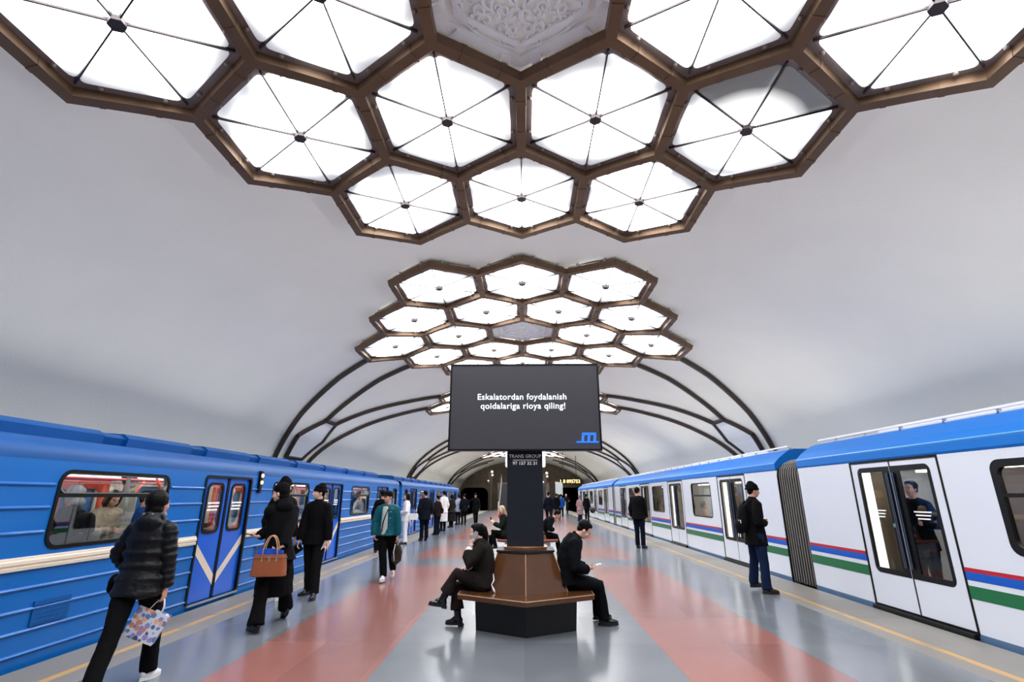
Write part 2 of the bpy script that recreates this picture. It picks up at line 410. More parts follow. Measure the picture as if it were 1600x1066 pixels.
def chandelier(yc, label, detail, dark_cell=None):
    base, n0 = S(0, yc, .2)
    t = thing('honeycomb_chandelier', label, 'ceiling light', base, 0, 'honeycomb chandeliers along the vault')
    edges = {}; bnd = {}
    for rr_, cols in ROWS.items():
        for c in cols:
            uc, y = c*2*HU, yc + (rr_-3)*1.5*SY
            P = hexloop(HU, SY)
            key = [(round((uc+a)/HU*2), round((y-yc+b)/SY*4)) for a, b in P]
            val = [(uc+a, y+b) for a, b in P]
            for i in range(6):
                e = tuple(sorted((key[i], key[(i+1) % 6])))
                edges[e] = (val[i], val[(i+1) % 6]); bnd[e] = bnd.get(e, 0)+1
    m = MB(); hk = MB()
    for e, (a, b) in edges.items():
        pts = []; ups = []
        for j in range(5):
            f = -.03 + 1.06*j/4; p, n = S(a[0]+(b[0]-a[0])*f, a[1]+(b[1]-a[1])*f, .10); pts.append(p); ups.append(n)
        m.beam(pts, ups, .15, .13)
        for f in (.3, .74):                                                              # sleeve joints
            p, n = S(a[0]+(b[0]-a[0])*f, a[1]+(b[1]-a[1])*f, .095); p2, n2 = S(a[0]+(b[0]-a[0])*(f+.05), a[1]+(b[1]-a[1])*(f+.05), .095)
            m.beam([p, p2], [n, n2], .160, .141)
        if bnd[e] == 1:
            for f in (.25, .8):                                                          # brackets up to the vault
                p, n = S(a[0]+(b[0]-a[0])*f, a[1]+(b[1]-a[1])*f, -.02); p2 = p + n*.16
                hk.tube([p, p2], .028, n=6); hk.ell(p2, .05, nu=8, nv=4)
    m.build('frame', M_bronze, t); hk.build('bracket', M_steel, t)
    for rr_, cols in ROWS.items():
        for c in cols:
            u, y = c*2*HU, yc + (rr_-3)*1.5*SY
            p, n = S(u, y, .115); sd = Vector((0,1,0)).cross(n).normalized()
            M = Matrix((( sd.x, 0, n.x, p.x-base.x), (sd.y, 1, n.y, p.y-base.y), (sd.z, 0, n.z, p.z-base.z), (0,0,0,1)))
            if rr_ == 3 and c == 0:
                if detail:
                    mo = MB(); mo.plate([hexloop(HU, SY, .93), hexloop(HU, SY, .80)], lambda a, b, w_: S(u+a, y+b, w_+.0)[0], .05)
                    mo.plate([round_poly(hexloop(HU, SY, .72), .1, 3), hexloop(HU, SY, .66)], lambda a, b, w_: S(u+a, y+b, w_)[0], .05)
                    for i6 in range(6):
                        pa, pb = Vector(hexloop(HU, SY, .97)[i6]), Vector(hexloop(HU, SY, .97)[(i6+1) % 6])
                        for f6 in (.2, .8):
                            pc = pa.lerp(pb, f6); q1, n1 = S(u+pc.x, y+pc.y, .06); q2, n2 = S(u+pc.x*.86, y+pc.y*.86, .06); mo.beam([q1, q2], [n1, n2], .12, .02)
                    scroll_relief(mo, lambda a, b, h: S(u+a, y+b*1.15, h)[0], .84 if detail > 1 else .8)
                    mo.build('carved_rosette', M_stucco, t, smooth=False, label='carved white plaster rosette')
                continue
            o = bpy.data.objects.new('lamp', ME_tray); COL.objects.link(o); o.parent = t; o.matrix_local = M
            fail = (dark_cell == (rr_, c))
            for i in (range(6) if detail else (0,)):
                me = (ME_difd[i] if (fail and i in (0, 5)) else ME_dif[i]) if detail else ME_all
                d = bpy.data.objects.new('diffuser', me); COL.objects.link(d); d.parent = o
            h = bpy.data.objects.new('hub', ME_hub); COL.objects.link(h); h.parent = o
            if fail: o['label'] = 'lamp unit with two dim grey diffusers'
    return t
PER = 11.4
chandelier(3.75, 'nearest and largest honeycomb of glowing hexagonal lamps, overhead at the top of the picture', 2, (4, 1.5))
chandelier(3.75+PER, 'second honeycomb of glowing hexagonal lamps, complete in view just above the hanging screen', 1)
chandelier(3.75+2*PER, 'third honeycomb of lamps, its tips showing left and right of the screen', 0)
chandelier(3.75+3*PER, 'fourth honeycomb of lamps, further along the vault behind the screen', 0)
chandelier(3.75+4*PER, 'fifth honeycomb of lamps, far along the vault behind the screen', 0)
chandelier(3.75+5*PER, 'last and farthest honeycomb of lamps, glowing just below the screen edge', 0)

# ------------------------------------------------------------------ ribs and carved medallions in every second gap
def lerp_tab(tab, x):
    for (x0, y0), (x1, y1) in zip(tab, tab[1:]):
        if x <= x1: return y0 + (y1-y0)*(x-x0)/(x1-x0)
    return tab[-1][1]
TA = [(4.97,-5.06),(6.33,-4.2),(7.2,-3.5),(8.24,-2.7),(8.78,-2.2),(9.47,-1.6),(9.9,-1.25)]
TB = [(4.02,-3.13),(5.5,-2.35),(6.8,-1.4),(8.1,-.55)]
def side_name(s): return 'left' if s < 0 else 'right'
for gi, yg in enumerate((20.85, 43.65, 66.45)):
    far = ('nearer', 'farther', 'farthest')[gi]
    for s in (-1, 1):
        base, _ = S(s*u_of_x(8.9), yg, 0)
        t = thing('bronze_rib_set', '%s fan of bronze ribs with carved medallion on the %s side of the vault' % (far, side_name(s)), 'ceiling ribs', base, 0, 'bronze rib fans on the vault')
        for e in (-1, 1):
            for tab in (TA, TB):
                pts = []; ups = []
                n = 22
                for j in range(n+1):
                    x = tab[0][0] + (tab[-1][0]-tab[0][0])*math.sin(PI/2*j/n) if tab is TA else tab[0][0] + (tab[-1][0]-tab[0][0])*j/n
                    off = lerp_tab(tab, x) if gi < 9 else 0
                    p, nn = S(s*u_of_x(x), yg + e*(-off), .02); pts.append(p); ups.append(nn)
                m = MB(); m.beam(pts, ups, .13, .13); m.build('rib', M_rib, t, angle=40)
        H = [(8.1,-.55),(8.88,-1.23),(9.5,-.72),(9.5,.72),(8.88,1.23),(8.1,.55)]
        m = MB()
        for i in range(6):
            a, b = H[i], H[(i+1) % 6]; pts = []; ups = []
            for j in range(5):
                f = j/4; p, nn = S(s*u_of_x(a[0]+(b[0]-a[0])*f), yg+a[1]+(b[1]-a[1])*f, .02); pts.append(p); ups.append(nn)
            m.beam(pts, ups, .12, .13)
        m.build('medallion_frame', M_rib, t)
        def on(u, v, h): return S(s*(u_of_x(8.85)+v), yg+u, h)[0]
        mo = MB(); U0 = u_of_x(8.85)
        mo.plate([[(y, u_of_x(x)-U0) for x, y in H]], lambda u, v, w_: on(u, v, w_+.03), .015)
        rnd = random.Random(gi*2+s)
        Hl = [(y, u_of_x(x)-U0) for x, y in H]
        def inside(px, py):
            c = False
            for i in range(6):
                (x1, y1), (x2, y2) = Hl[i], Hl[i-1]
                if (y1 > py) != (y2 > py) and px < (x2-x1)*(py-y1)/(y2-y1)+x1: c = not c
            return c
        st = .12 if gi == 0 else .2
        ii = -12
        while ii <= 12:
            for jj in range(-12, 13):
                u, v = ii*st + (jj % 2)*st/2, jj*st*.87
                if inside(u, v):
                    pts = [on(u+.5*st*(1-q/9)*math.cos(q*.9+jj), v+.5*st*(1-q/9)*math.sin(q*.9+jj), .062) for q in range(7)]
                    mo.tube(pts, .015, n=5)
            ii += 1
        mo.build('carved_panel', mat('carved_panel', (246,246,248), .8), t, label='carved white plaster panel')

# ------------------------------------------------------------------ benches with pillars
M_wood = mat('varnished_brown_panel', (82,50,28), .22, noise=.22, scale=5, coat=.4)
M_woodl = mat('light_wood_ledge', (168,120,82), .35, noise=.2, scale=8)
M_trim = mat('worn_copper_edge', (190,150,118), .35, metal=.3, noise=.3, scale=20)
M_base = mat('black_plinth', (13,13,15), .55, noise=.3, scale=4)
M_col = mat('dark_navy_column', (26,30,40), .35, noise=.15, scale=3)
def hexring(cx, cy, r, z): return [Vector((cx + r*math.sin(R(60*i)), cy - r*math.cos(R(60*i)), z)) for i in range(6)]
def loft(m, rings, cap=True):
    k = len(rings[0]); V = [p for r_ in rings for p in r_]
    F = [(a*k+i, a*k+(i+1) % k, (a+1)*k+(i+1) % k, (a+1)*k+i) for a in range(len(rings)-1) for i in range(k)]
    if cap: F += [tuple(range(k))[::-1], tuple((len(rings)-1)*k+i for i in range(k))]
    return m.add(V, F)
def bench(cx, cy, name, label, base_m, seat_m, colw, zc):
    t = thing(name, label, 'bench', (cx, cy, 0))
    m = MB(); loft(m, [hexring(cx, cy, .70, 0), hexring(cx, cy, .72, .36)]); m.build('plinth', base_m, t)
    m = MB(); loft(m, [hexring(cx, cy, .88, .345), hexring(cx, cy, .95, .36), hexring(cx, cy, .955, .405), hexring(cx, cy, .935, .42)]); s = m.build('seat', seat_m, t)
    e = MB(); P = hexring(cx, cy, .95, .412); e.tube(P+[P[0]], .006, n=5); e.build('edge_trim', M_trim, s)
    m = MB(); loft(m, [hexring(cx, cy, .60, .42), hexring(cx, cy, .41, .86)]); bk = m.build('backrest', seat_m, t)
    e = MB()
    for a, b in zip(hexring(cx, cy, .60, .42), hexring(cx, cy, .41, .86)): e.tube([a, b], .006, n=5)
    e.build('edge_trim', M_trim, bk)
    m = MB(); loft(m, [hexring(cx, cy, .43, .86), hexring(cx, cy, .43, .885)]); m.build('rim', base_m, t)
    m = MB(); loft(m, [hexring(cx, cy, .31, .885), hexring(cx, cy, .33, .92)]); m.build('ledge', M_woodl, t)
    m = MB(); m.box((cx-colw/2, cy-.15, .90), (cx+colw/2, cy+.15, zc)); m.build('column', M_col, t)
    return t
KX, KY = .02, 7.13
t = bench(KX, KY, 'pillar_bench', 'brown hexagonal bench around a dark navy pillar that carries the large black screen', M_base, M_wood, .48, 3.2)
FRT = KY-.15
txt = Matrix.Translation((KX, FRT-.003, 0)) @ Matrix.Rotation(PI/2, 4, 'X')
colo = [c for c in t.children if c.name.startswith('column')][0]
def tmx(x, z, y): return Matrix.Translation((x, y, z)) @ Matrix.Rotation(PI/2, 4, 'X')
text_mesh('TRANS GROUP', .062, tmx(KX+.005, 2.066, FRT-.003), M_white, colo, bold=.0011, spacing=1.06)
text_mesh('97 157 32 31', .060, tmx(KX+.005, 1.972, FRT-.003), M_white, colo, bold=.0011, spacing=1.06)
m = MB(); m.box((KX-.16, FRT-.004, 2.012), (KX+.17, FRT, 2.019)); m.build('lettering', M_white, colo)
SX, SYF = .022, 6.86
M_screen = mat('screen_face', (40,40,44), .35, emit=(74,74,82), es=.2)
m = MB(); m.plate([rect(-1.04, 2.13, 1.04, 3.335), rect(-1.018, 2.152, 1.018, 3.313)], lambda u, v, w_: Vector((SX+u, SYF-.012+w_, v)), .03)
m.box((SX-1.04, SYF+.018, 2.13), (SX+1.04, SYF+.13, 3.335)); m.box((SX-.3, SYF+.13, 2.5), (SX+.3, SYF+.14, 3.0))
scr = m.build('screen_housing', M_black, t)
m = MB(); m.box((SX-1.02, SYF, 2.15), (SX+1.02, SYF+.02, 3.315)); pn = m.build('screen', M_screen, scr)
M_lit = mat('screen_white_text', (240,244,250), .5, emit=(235,242,255), es=.4)
M_litb = mat('screen_blue_mark', (40,110,230), .5, emit=(30,110,235), es=.35)
M_litb2 = mat('screen_blue_mark_dark', (20,50,120), .5, emit=(20,60,150), es=.2)
text_mesh('Eskalatordan foydalanish', .118, tmx(SX-.035, 2.862, SYF-.002), M_lit, pn, bold=.0013, spacing=1.06)
text_mesh('qoidalariga rioya qiling!', .118, tmx(SX-.02, 2.735, SYF-.002), M_lit, pn, bold=.0013, spacing=1.06)
m = MB(); sl = lambda u, v: (u + .12*(v-2.26), v)
def pl(P): m.plate([[sl(*q) for q in P]], lambda u, v, w_: Vector((SX+u, SYF-.004+w_, v)), .004)
pl(rect(.765, 2.335, .955, 2.37)); 
for a in (.765, .845, .925): pl(rect(a, 2.255, a+.035, 2.345))
pl(rect(.70, 2.235, 1.0, 2.255)); m.build('metro_mark', M_litb, pn)
m = MB(); m.box((SX+.66, SYF-.003, 2.222), (SX+1.0, SYF, 2.240)); m.build('caption_strip', M_litb2, pn)

M_lightbox = mat('white_lightbox', (235,238,245), .4, emit=(235,240,255), es=.35)
M_redwood = mat('red_brown_seat', (120,60,44), .3, noise=.2, scale=5)
M_whitebase = mat('pale_plinth', (205,205,205), .5, noise=.06, scale=4)
t2 = bench(.10, 15.0, 'pillar_bench', 'second hexagonal bench with red-brown seat and pale plinth, behind the nearest bench', M_whitebase, M_redwood, .40, 3.2)
m = MB(); loft(m, [hexring(.06, 15.0, .66, 2.36), hexring(.06, 15.0, .66, 3.2)]); m.build('light_box', M_lightbox, t2)

# ------------------------------------------------------------------ trains
M_blue = mat('blue_train_paint', (0,98,178), .4, noise=.1, scale=1.2, coat=.15, bump=.06, bscale=3, spec=.4)
M_blued = mat('blue_door_paint', (4,92,208), .3, noise=.08, scale=1.5, coat=.3)
M_broof = mat('blue_train_roof', (0,78,146), .5, spec=.35, noise=.22, scale=1.5)
M_cream = mat('cream_belt_paint', (226,210,192), .4, noise=.06, scale=3)
M_under = mat('dark_underframe', (20,26,32), .8)
M_gasket = mat('window_rubber', (5,5,6), .5, spec=.2)
M_alu = mat('window_aluminium', (150,150,150), .35, metal=.8)
M_glass = glass_mat('window_glass', (.9,.93,.93), .07, .82)
M_glassr = glass_mat('tinted_window_glass', (.84,.86,.86), .05, .72)
M_lining = mat('interior_lining', (206,206,200), .5)
M_orange = mat('orange_red_interior_frame', (214,78,50), .45)
M_brown = mat('brown_leatherette_seat', (78,58,52), .4, noise=.15, scale=6)
M_strip = mat('interior_light_strip', (255,250,240), .4, emit=(255,246,228), es=4.5)
M_floorin = mat('interior_floor', (70,62,58), .6)
M_amber = mat('marker_lamp_glass', (250,200,140), .3, emit=(255,190,120), es=1.5)
M_num = mat('grey_blue_numerals', (44,70,110), .5)
M_silver = mat('worn_silver_sill', (165,175,185), .35, metal=.7, noise=.2, scale=10)

def blue_car(y0, y1, doors, wins, narrow, label, extras=False):
    X = -4.80
    t = thing('metro_car', label, 'train car', (X-1.35, y0, 0), 0, 'blue metro train on the left track')
    mp = lambda u, v, w_: Vector((X-w_, u, v))
    HB, TB_, DW = .06, 1.82, .65
    holes = [rect(c-DW, HB, c+DW, TB_) for c in doors] + [rr(c-.83, 1.05, c+.83, 1.80, .12) for c in wins] + [rr(c-.27, 1.05, c+.27, 1.80, .12) for c in narrow]
    m = MB(); m.plate([rect(y0, -.32, y1, 1.90)] + holes, mp, .06)
    # pressed ribs: above the belt they stop at windows and doors, below it only at doors
    stops_d = [(c-DW-.04, c+DW+.04) for c in doors]
    stops_w = stops_d + [(c-.88, c+.88) for c in wins] + [(c-.32, c+.32) for c in narrow]
    def segs(st):
        st = sorted(st); a = y0+.05; out = []
        for b, c in st:
            if b > a: out.append((a, b))
            a = max(a, c)
        if a < y1-.05: out.append((a, y1-.05))
        return out
    for z, st in ((1.66, stops_w), (1.44, stops_w), (1.21, stops_w), (.70, stops_d), (.50, stops_d), (.31, stops_d), (.11, stops_d)):
        for a, b in segs(st):
            P = [(-.004, z-.017), (.012, z-.014), (.02, z), (.010, z+.014), (-.004, z+.02)]
            m.prism(P, a, b, lambda u, v, w_: Vector((X+u, w_, v)))
    m.box((X-2.75, y0, -.3), (X-2.69, y1, 1.95)) ; m.box((X-2.7, y0, -.3), (X-.06, y0+.05, 2.1)); m.box((X-2.7, y1-.05, -.3), (X-.06, y1, 2.1))
    m.build('body', M_blue, t)
    m = MB(); m.box((X-2.7, y0+.2, -1.1), (X-.12, y1-.2, -.3)); m.build('underframe', M_under, t)
    # roof
    half = [(0,1.90),(.0,1.96),(.015,2.01),(.05,2.06),(.11,2.10),(.2,2.13),(.32,2.15),(.8,2.22),(1.375,2.26)]
    P = half + [(2.75-a, z) for a, z in half[::-1][1:]]
    m = MB(); m.prism(P, y0, y1, lambda u, v, w_: Vector((X-u, w_, v)))
    y = y0+.5
    while y < y1-1.2:
        Q = [(.50,2.14),(.47,2.28),(.55,2.34),(1.0,2.37),(1.7,2.37),(2.2,2.34),(2.25,2.14)]
        m.prism(Q, y, y+1.35, lambda u, v, w_: Vector((X-u, w_, v)))
        Q = [(.56,2.14),(.50,2.27),(.58,2.325),(2.1,2.325),(2.2,2.14)]
        m.prism(Q, y+1.35, y+1.75, lambda u, v, w_: Vector((X-u, w_, v)))
        y += 1.75
    m.build('roof', M_broof, t, angle=35)
    m = MB()
    for a, b in segs(stops_d):
        P = [(-.002,.865),(.025,.87),(.03,.90),(.022,.905),(.022,.915),(.034,.925),(.034,.955),(.022,.965),(.022,.97),(.02,.985),(-.002,.99)]
        m.prism(P, a, b, lambda u, v, w_: Vector((X+u, w_, v)))
    m.build('belt_rail', M_cream, t, angle=30)
    for c in wins+narrow:
        hw = .83 if c in wins else .27
        m = MB(); m.plate([rr(c-hw-.018, 1.032, c+hw+.018, 1.818, .14), rr(c-hw+.018, 1.068, c+hw-.018, 1.782, .11)], lambda u, v, w_: mp(u, v, w_-.012), .05)
        if c in wins: m.box((X-.04, c-hw, 1.535), (X+.006, c+hw, 1.575))
        fr = m.build('window', M_gasket, t)
        if c in wins:
            m = MB(); m.plate([rr(c-hw+.018, 1.572, c+hw-.018, 1.782, .095), rr(c-hw+.034, 1.585, c+hw-.034, 1.768, .085)], lambda u, v, w_: mp(u, v, w_+.0), .03)
            m.box((X-.03, c+.10, 1.58), (X, c+.13, 1.765)); m.build('vent_sash', M_alu, fr)
        m = MB(); m.plate([rr(c-hw+.02, 1.07, c+hw-.02, 1.78, .1)], lambda u, v, w_: mp(u, v, w_+.025), .006); m.build('pane', M_glass, fr)
    for c in doors:
        m = MB(); m.plate([rr(c-DW-.03, HB-.02, c+DW+.03, TB_+.035, .07), rr(c-DW+.015, HB, c+DW-.015, TB_, .05)], lambda u, v, w_: mp(u, v, w_-.015), .07)
        m.build('door_frame', M_gasket, t)
        m = MB(); m.box((X-.05, c-DW, .03), (X+.035, c+DW, .058)); m.build('door_sill', M_silver, t)
        for s in (-1, 1):
            a, b = (c-DW+.01, c-.008) if s < 0 else (c+.008, c+DW-.01)
            mid = (a+b)/2
            lm = lambda u, v, w_: Vector((X-.028-w_, u, v))
            m = MB(); m.plate([rect(a, HB, b, TB_), rr(mid-.2, 1.02, mid+.2, 1.73, .09)], lm, .03); d = m.build('door', M_blued, t)
            m = MB(); m.plate([rr(mid-.22, 1.0, mid+.22, 1.75, .1), rr(mid-.18, 1.04, mid+.18, 1.71, .08)], lambda u, v, w_: lm(u, v, w_-.012), .02)
            m.box((X-.035, (c-.03 if s < 0 else c+.004), HB), (X-.015, (c-.004 if s < 0 else c+.03), TB_)); m.build('rubber_seal', M_gasket, d)
            m = MB(); m.plate([rr(mid-.195, 1.025, mid+.195, 1.725, .085)], lambda u, v, w_: lm(u, v, w_+.012), .005); m.build('pane', M_glass, d)
            m = MB(); u0, u1 = (a, c-.01) if s < 0 else (b, c+.01)
            m.plate([[(u0, .78), (u0, .93), (u1, .37), (u1, .22)]], lambda u, v, w_: lm(u, v, w_-.003), .003); m.build('chevron_stripe', M_cream, d, label='cream diagonal stripe')
            if extras and c < 20:
                m = MB(); rnd = random.Random(int(c*10+s))
                for r_ in range(3):
                    q = mid-.15+.02*(r_ % 2)
                    while q < mid+.13-.01*r_:
                        ww = rnd.uniform(.02,.034); m.box((X-.027, q, 1.43-.05*r_), (X-.025, q+ww-.004, 1.456-.05*r_)); q += ww
                m.build('notice', M_white, d, label='three short lines of white lettering')
    # interior
    m = MB(); m.box((X-2.69, y0+.05, .0), (X-.06, y1-.05, .03)); m.build('interior_floor', M_floorin, t)
    m = MB(); m.box((X-2.69, y0+.05, 1.87), (X-.06, y1-.05, 1.89))
    farh = [rr(c-.83, 1.02, c+.83, 1.72, .12) for c in wins] + [rr(c-.5, .9, c+.5, 1.72, .12) for c in doors]
    m.plate([rect(y0+.05, .03, y1-.05, 1.875)] + farh, lambda u, v, w_: Vector((X-2.62-w_, u, v)), .03)
    m.plate([rect(y0+.05, .03, y1-.05, 1.875)] + [rr(c-DW, .05, c+DW, 1.84, .05) for c in doors] + [rr(c-.86, 1.02, c+.86, 1.82, .12) for c in wins] + [rr(c-.3, 1.02, c+.3, 1.82, .12) for c in narrow], lambda u, v, w_: Vector((X-.075-w_, u, v)), .02)
    m.build('interior_lining', M_lining, t)
    m = MB()
    for c in doors:
        m.plate([rect(c-.75, .05, c+.75, 1.86), rr(c-.55, .85, c+.0-.06, 1.66, .12), rr(c+.06, .85, c+.55, 1.66, .12)], lambda u, v, w_: Vector((X-2.6-w_, u, v)), .02)
        for s in (-1, 1):
            for w_ in (.55, 2.15):
                m.tube([(X-w_, c+s*.72, .45), (X-w_, c+s*.72, 1.5), (X-w_, c+s*1.0, 1.84)], .018, n=6)
    for w_ in (.6, 2.1): m.tube([(X-w_, y0+.3, 1.76), (X-w_, y1-.3, 1.76)], .016, n=6)
    m.build('grab_rail', M_orange, t, smooth=True, label='orange-red rails and door surround')
    m = MB()
    for w_ in (.55, 2.15): m.box((X-w_-.08, y0+.3, 1.845), (X-w_+.08, y1-.3, 1.868))
    m.build('light_strip', M_strip, t)
    for c in wins:
        for w_, q in ((.1, .5), (2.12, .5)):
            m = MB(); m.box((X-w_-q, c-1.45, .38), (X-w_, c+1.45, .48)); m.box((X-w_-q+.05, c-1.45, .03), (X-w_-.05, c+1.45, .38))
            bx = (X-w_-.08, X-w_) if w_ < 1 else (X-w_-q, X-w_-q+.08)
            m.box((bx[0], c-1.45, .48), (bx[1], c+1.45, .95)); m.build('seat', M_brown, t)
    if extras:
        m = MB(); m.box((X-.01, 9.28, 1.60), (X+.04, 9.36, 1.98)); ml = m.build('marker_lamp', M_gasket, t)
        for zz in (1.90, 1.78):
            m = MB(); m.ell((X+.05, 9.32, zz), (.026,.028,.033)); m.build('lens', M_amber, ml, smooth=True)
        text_mesh('778', .25, Matrix.Translation((X+.024, 9.64, .60)) @ Matrix.Rotation(PI/2, 4, 'Z') @ Matrix.Rotation(PI/2, 4, 'X'), M_num, t, name='fleet_number', bold=.004, ext=.003)
        m = MB(); m.plate([rect(5.32, .34, 5.74, .56)], lambda u, v, w_: Vector((X+.016-w_, u, v)), .02)
        for i in range(9):
            for j in range(5): m.box((X+.014, 5.35+.042*i, .36+.04*j), (X+.020, 5.38+.042*i, .366+.04*j))
        m.build('vent_grille', M_broof, t)
    return t
c1 = blue_car(.9, 20.0, [3.75, 8.4, 13.05, 17.7], [6.1, 10.72, 15.3], [19.35, 1.7], 'blue metro car at left with white V stripes on its doors, nearest to the camera', True)
c2 = blue_car(20.5, 38.9, [22.7, 27.25, 31.9, 36.5], [25.0, 29.6, 34.2], [21.2, 38.3], 'second blue metro car at left, beyond the gap, running on toward the dark tunnel')
def gangway(y0, y1, car):
    m = MB(); m.box((-7.1, y0, -.2), (-5.2, y1, 1.9)); m.box((-6.4, y0-.1, -.75), (-5.9, y1+.05, -.5)); m.build('coupler', M_under, car)
gangway(20.0, 20.4, c1)

M_wpaint = mat('white_train_paint', (218,222,232), .22, noise=.03, scale=1.0, coat=.4)
M_rblue = mat('right_roof_blue', (0,108,196), .45, noise=.05, scale=1.0, spec=.3)
M_red = mat('stripe_red', (178,28,44), .35)
M_sblue = mat('stripe_blue', (6,84,186), .45, spec=.3)
M_green = mat('stripe_green', (22,104,62), .35)
M_skirt = mat('grey_blue_skirt', (84,112,146), .4)
M_bellow = mat('bellows_rubber', (52,50,50), .6, noise=.2, scale=10)
M_roofg = mat('roof_rail_grey', (236,234,232), .5)
M_glow = mat('door_light_column', (255,255,255), .4, emit=(248,246,240), es=2.2)
M_barb = mat('blue_steel_handle', (60,84,120), .25, metal=.8)
M_beige = mat('beige_interior', (128,112,94), .5, noise=.2, scale=2)
def white_car(y0, y1, doors, wins, label, extras=False, cab=False):
    fo, fi = (.03, .05) if extras else (.012, .015)
    X = 5.15
    t = thing('metro_car', label, 'train car', (X+1.35, y0, 0), 0, 'white metro train on the right track')
    mp = lambda u, v, w_: Vector((X+w_, u, v)); DW = .86; ZT = 2.06
    holes = [rect(c-DW, .06, c+DW, ZT-.03) for c in doors] + [rr(c-.82, .98, c+.82, 1.90, .10) for c in wins]
    m = MB(); m.plate([rect(y0, .055, y1, ZT)] + holes, mp, .06)
    m.box((X+2.69, y0, -.2), (X+2.75, y1, 2.1)); m.box((X+.06, y0, -.2), (X+2.7, y0+.05, 2.1)); m.box((X+.06, y1-.05, -.2), (X+2.7, y1, 2.1)); m.build('body', M_wpaint, t)
    m = MB(); m.plate([rect(y0, -.28, y1, .055)], mp, .05); m.build('skirt', M_skirt, t)
    m = MB(); m.box((X+.1, y0+.2, -1.1), (X+2.6, y1-.2, -.28)); m.build('underframe', M_under, t)
    half = [(0,2.04),(-.015,2.07),(-.015,2.17),(.0,2.20),(.10,2.30),(.30,2.44),(.42,2.48)]
    P = half + [(2.75-a, z) for a, z in half[::-1]]
    m = MB(); m.prism(P, y0, y1, lambda u, v, w_: Vector((X+u, w_, v))); rf = m.build('roof', M_rblue, t)
    m = MB(); m.tube([(X-.008, y0+.01, 2.187), (X-.008, y1-.01, 2.187)], .011, n=6); m.build('crease_highlight', mat('crease_highlight_blue', (96,172,232), .3), rf)  # pale blue tube paints the highlight along the roof crease
    m = MB(); m.box((X+.38, y0+.15, 2.525), (X+.42, y1-.15, 2.555)); m.box((X+.42, y0+.15, 2.48), (X+.46, y1-.15, 2.495))
    y = y0+.15
    while y < y1-.15: m.box((X+.42, y, 2.48), (X+.46, y+.03, 2.55)); y += .8
    m.box((X+.6, y0+1.5, 2.47), (X+2.1, y1-1.5, 2.56)); m.build('roof_rail', M_roofg, rf)
    def segs():
        a = y0+.01; out = []
        for c in doors:
            out.append((a, c-DW-.02)); a = c+DW+.02
        out.append((a, y1-.01)); return [s for s in out if s[1] > s[0]]
    for nm, z0, z1, mt in (('red_stripe', .71, .755, M_red), ('blue_stripe', .62, .71, M_sblue), ('green_stripe', .42, .56, M_green)):
        for a, b in segs():
            m = MB(); m.box((X-.003, a, z0), (X+.001, b, z1)); m.build(nm, mt, t)
    for c in wins:
        m = MB(); m.plate([rr(c-.82-fo, .98-fo, c+.82+fo, 1.90+fo, .12), rr(c-.82+fi, .98+fi, c+.82-fi, 1.90-fi, .08)], lambda u, v, w_: mp(u, v, w_-.006), .05)
        m.box((X-.005, c-.8, 1.535), (X+.04, c+.8, 1.575)); fr = m.build('window', M_black, t)
        m = MB(); m.plate([rr(c-.81, .99, c+.81, 1.89, .08)], lambda u, v, w_: mp(u, v, w_+.02), .006); m.build('pane', M_glassr, fr)
    for c in doors:
        m = MB(); m.plate([rect(c-DW-.02, .04, c+DW+.02, ZT), rect(c-DW+.012, .07, c+DW-.012, ZT-.045)], lambda u, v, w_: mp(u, v, w_-.004), .06); m.build('door_frame', M_gasket, t)
        m = MB(); m.box((X+.008, c-.022, .07), (X+.03, c+.022, ZT-.045)); m.build('door_seal', M_black, t)
        m = MB(); m.box((X-.06, c-DW, -.01), (X+.04, c+DW, .045)); m.build('door_sill', M_black, t)
        for s in (-1, 1):
            a, b = (c-DW+.014, c-.016) if s < 0 else (c+.016, c+DW-.014)
            lm = lambda u, v, w_: Vector((X+.004+w_, u, v))
            # glazed zone: rounded only at the outer side
            o0, o1 = (a+.13, b) if s < 0 else (a, b-.13)
            def half_rr(u0, v0, u1, v1, r):
                P = rr(u0, v0, u1, v1, r); mid_ = (u0+u1)/2
                return [(u, v) if (u < mid_) == (s < 0) else ((u1 if s < 0 else u0), v1 if v > (v0+v1)/2 else v0) for u, v in P]
            def dd(P):
                Q = []
                for p in P:
                    if not Q or (abs(p[0]-Q[-1][0])+abs(p[1]-Q[-1][1])) > 1e-6: Q.append(p)
                if (abs(Q[0][0]-Q[-1][0])+abs(Q[0][1]-Q[-1][1])) < 1e-6: Q.pop()
                return Q
            hole = dd(half_rr(o0, .50, o1-(.004 if s < 0 else 0), 1.95, .09)) if s < 0 else dd(half_rr(o0+.004, .50, o1, 1.95, .09))
            m = MB(); m.plate([rect(a, .07, b, ZT-.045), hole], lm, .03); d = m.build('door', M_wpaint, t)
            g0, g1 = (o0+.05, o1-.15) if s < 0 else (o0+.15, o1-.05)
            m = MB(); m.plate([hole, rect(g0, .57, g1, 1.88)], lambda u, v, w_: lm(u, v, w_-.004), .02); m.build('black_border', M_black, d)
            m = MB(); m.box((X+.012, g0-.01, .56), (X+.018, g1+.01, 1.89)); m.build('pane', M_glassr, d)
            m = MB(); hx = c+s*.055; m.box((X-.022, hx-.014, .62), (X-.004, hx+.014, 1.86)); h = m.build('handle', M_barb, d)
            m = MB()
            for q in (-.016, .016): m.tube([(X-.024, hx+q, .62), (X-.024, hx+q, 1.86)], .004, n=6)
            m.build('handle_edge', M_steel, d)
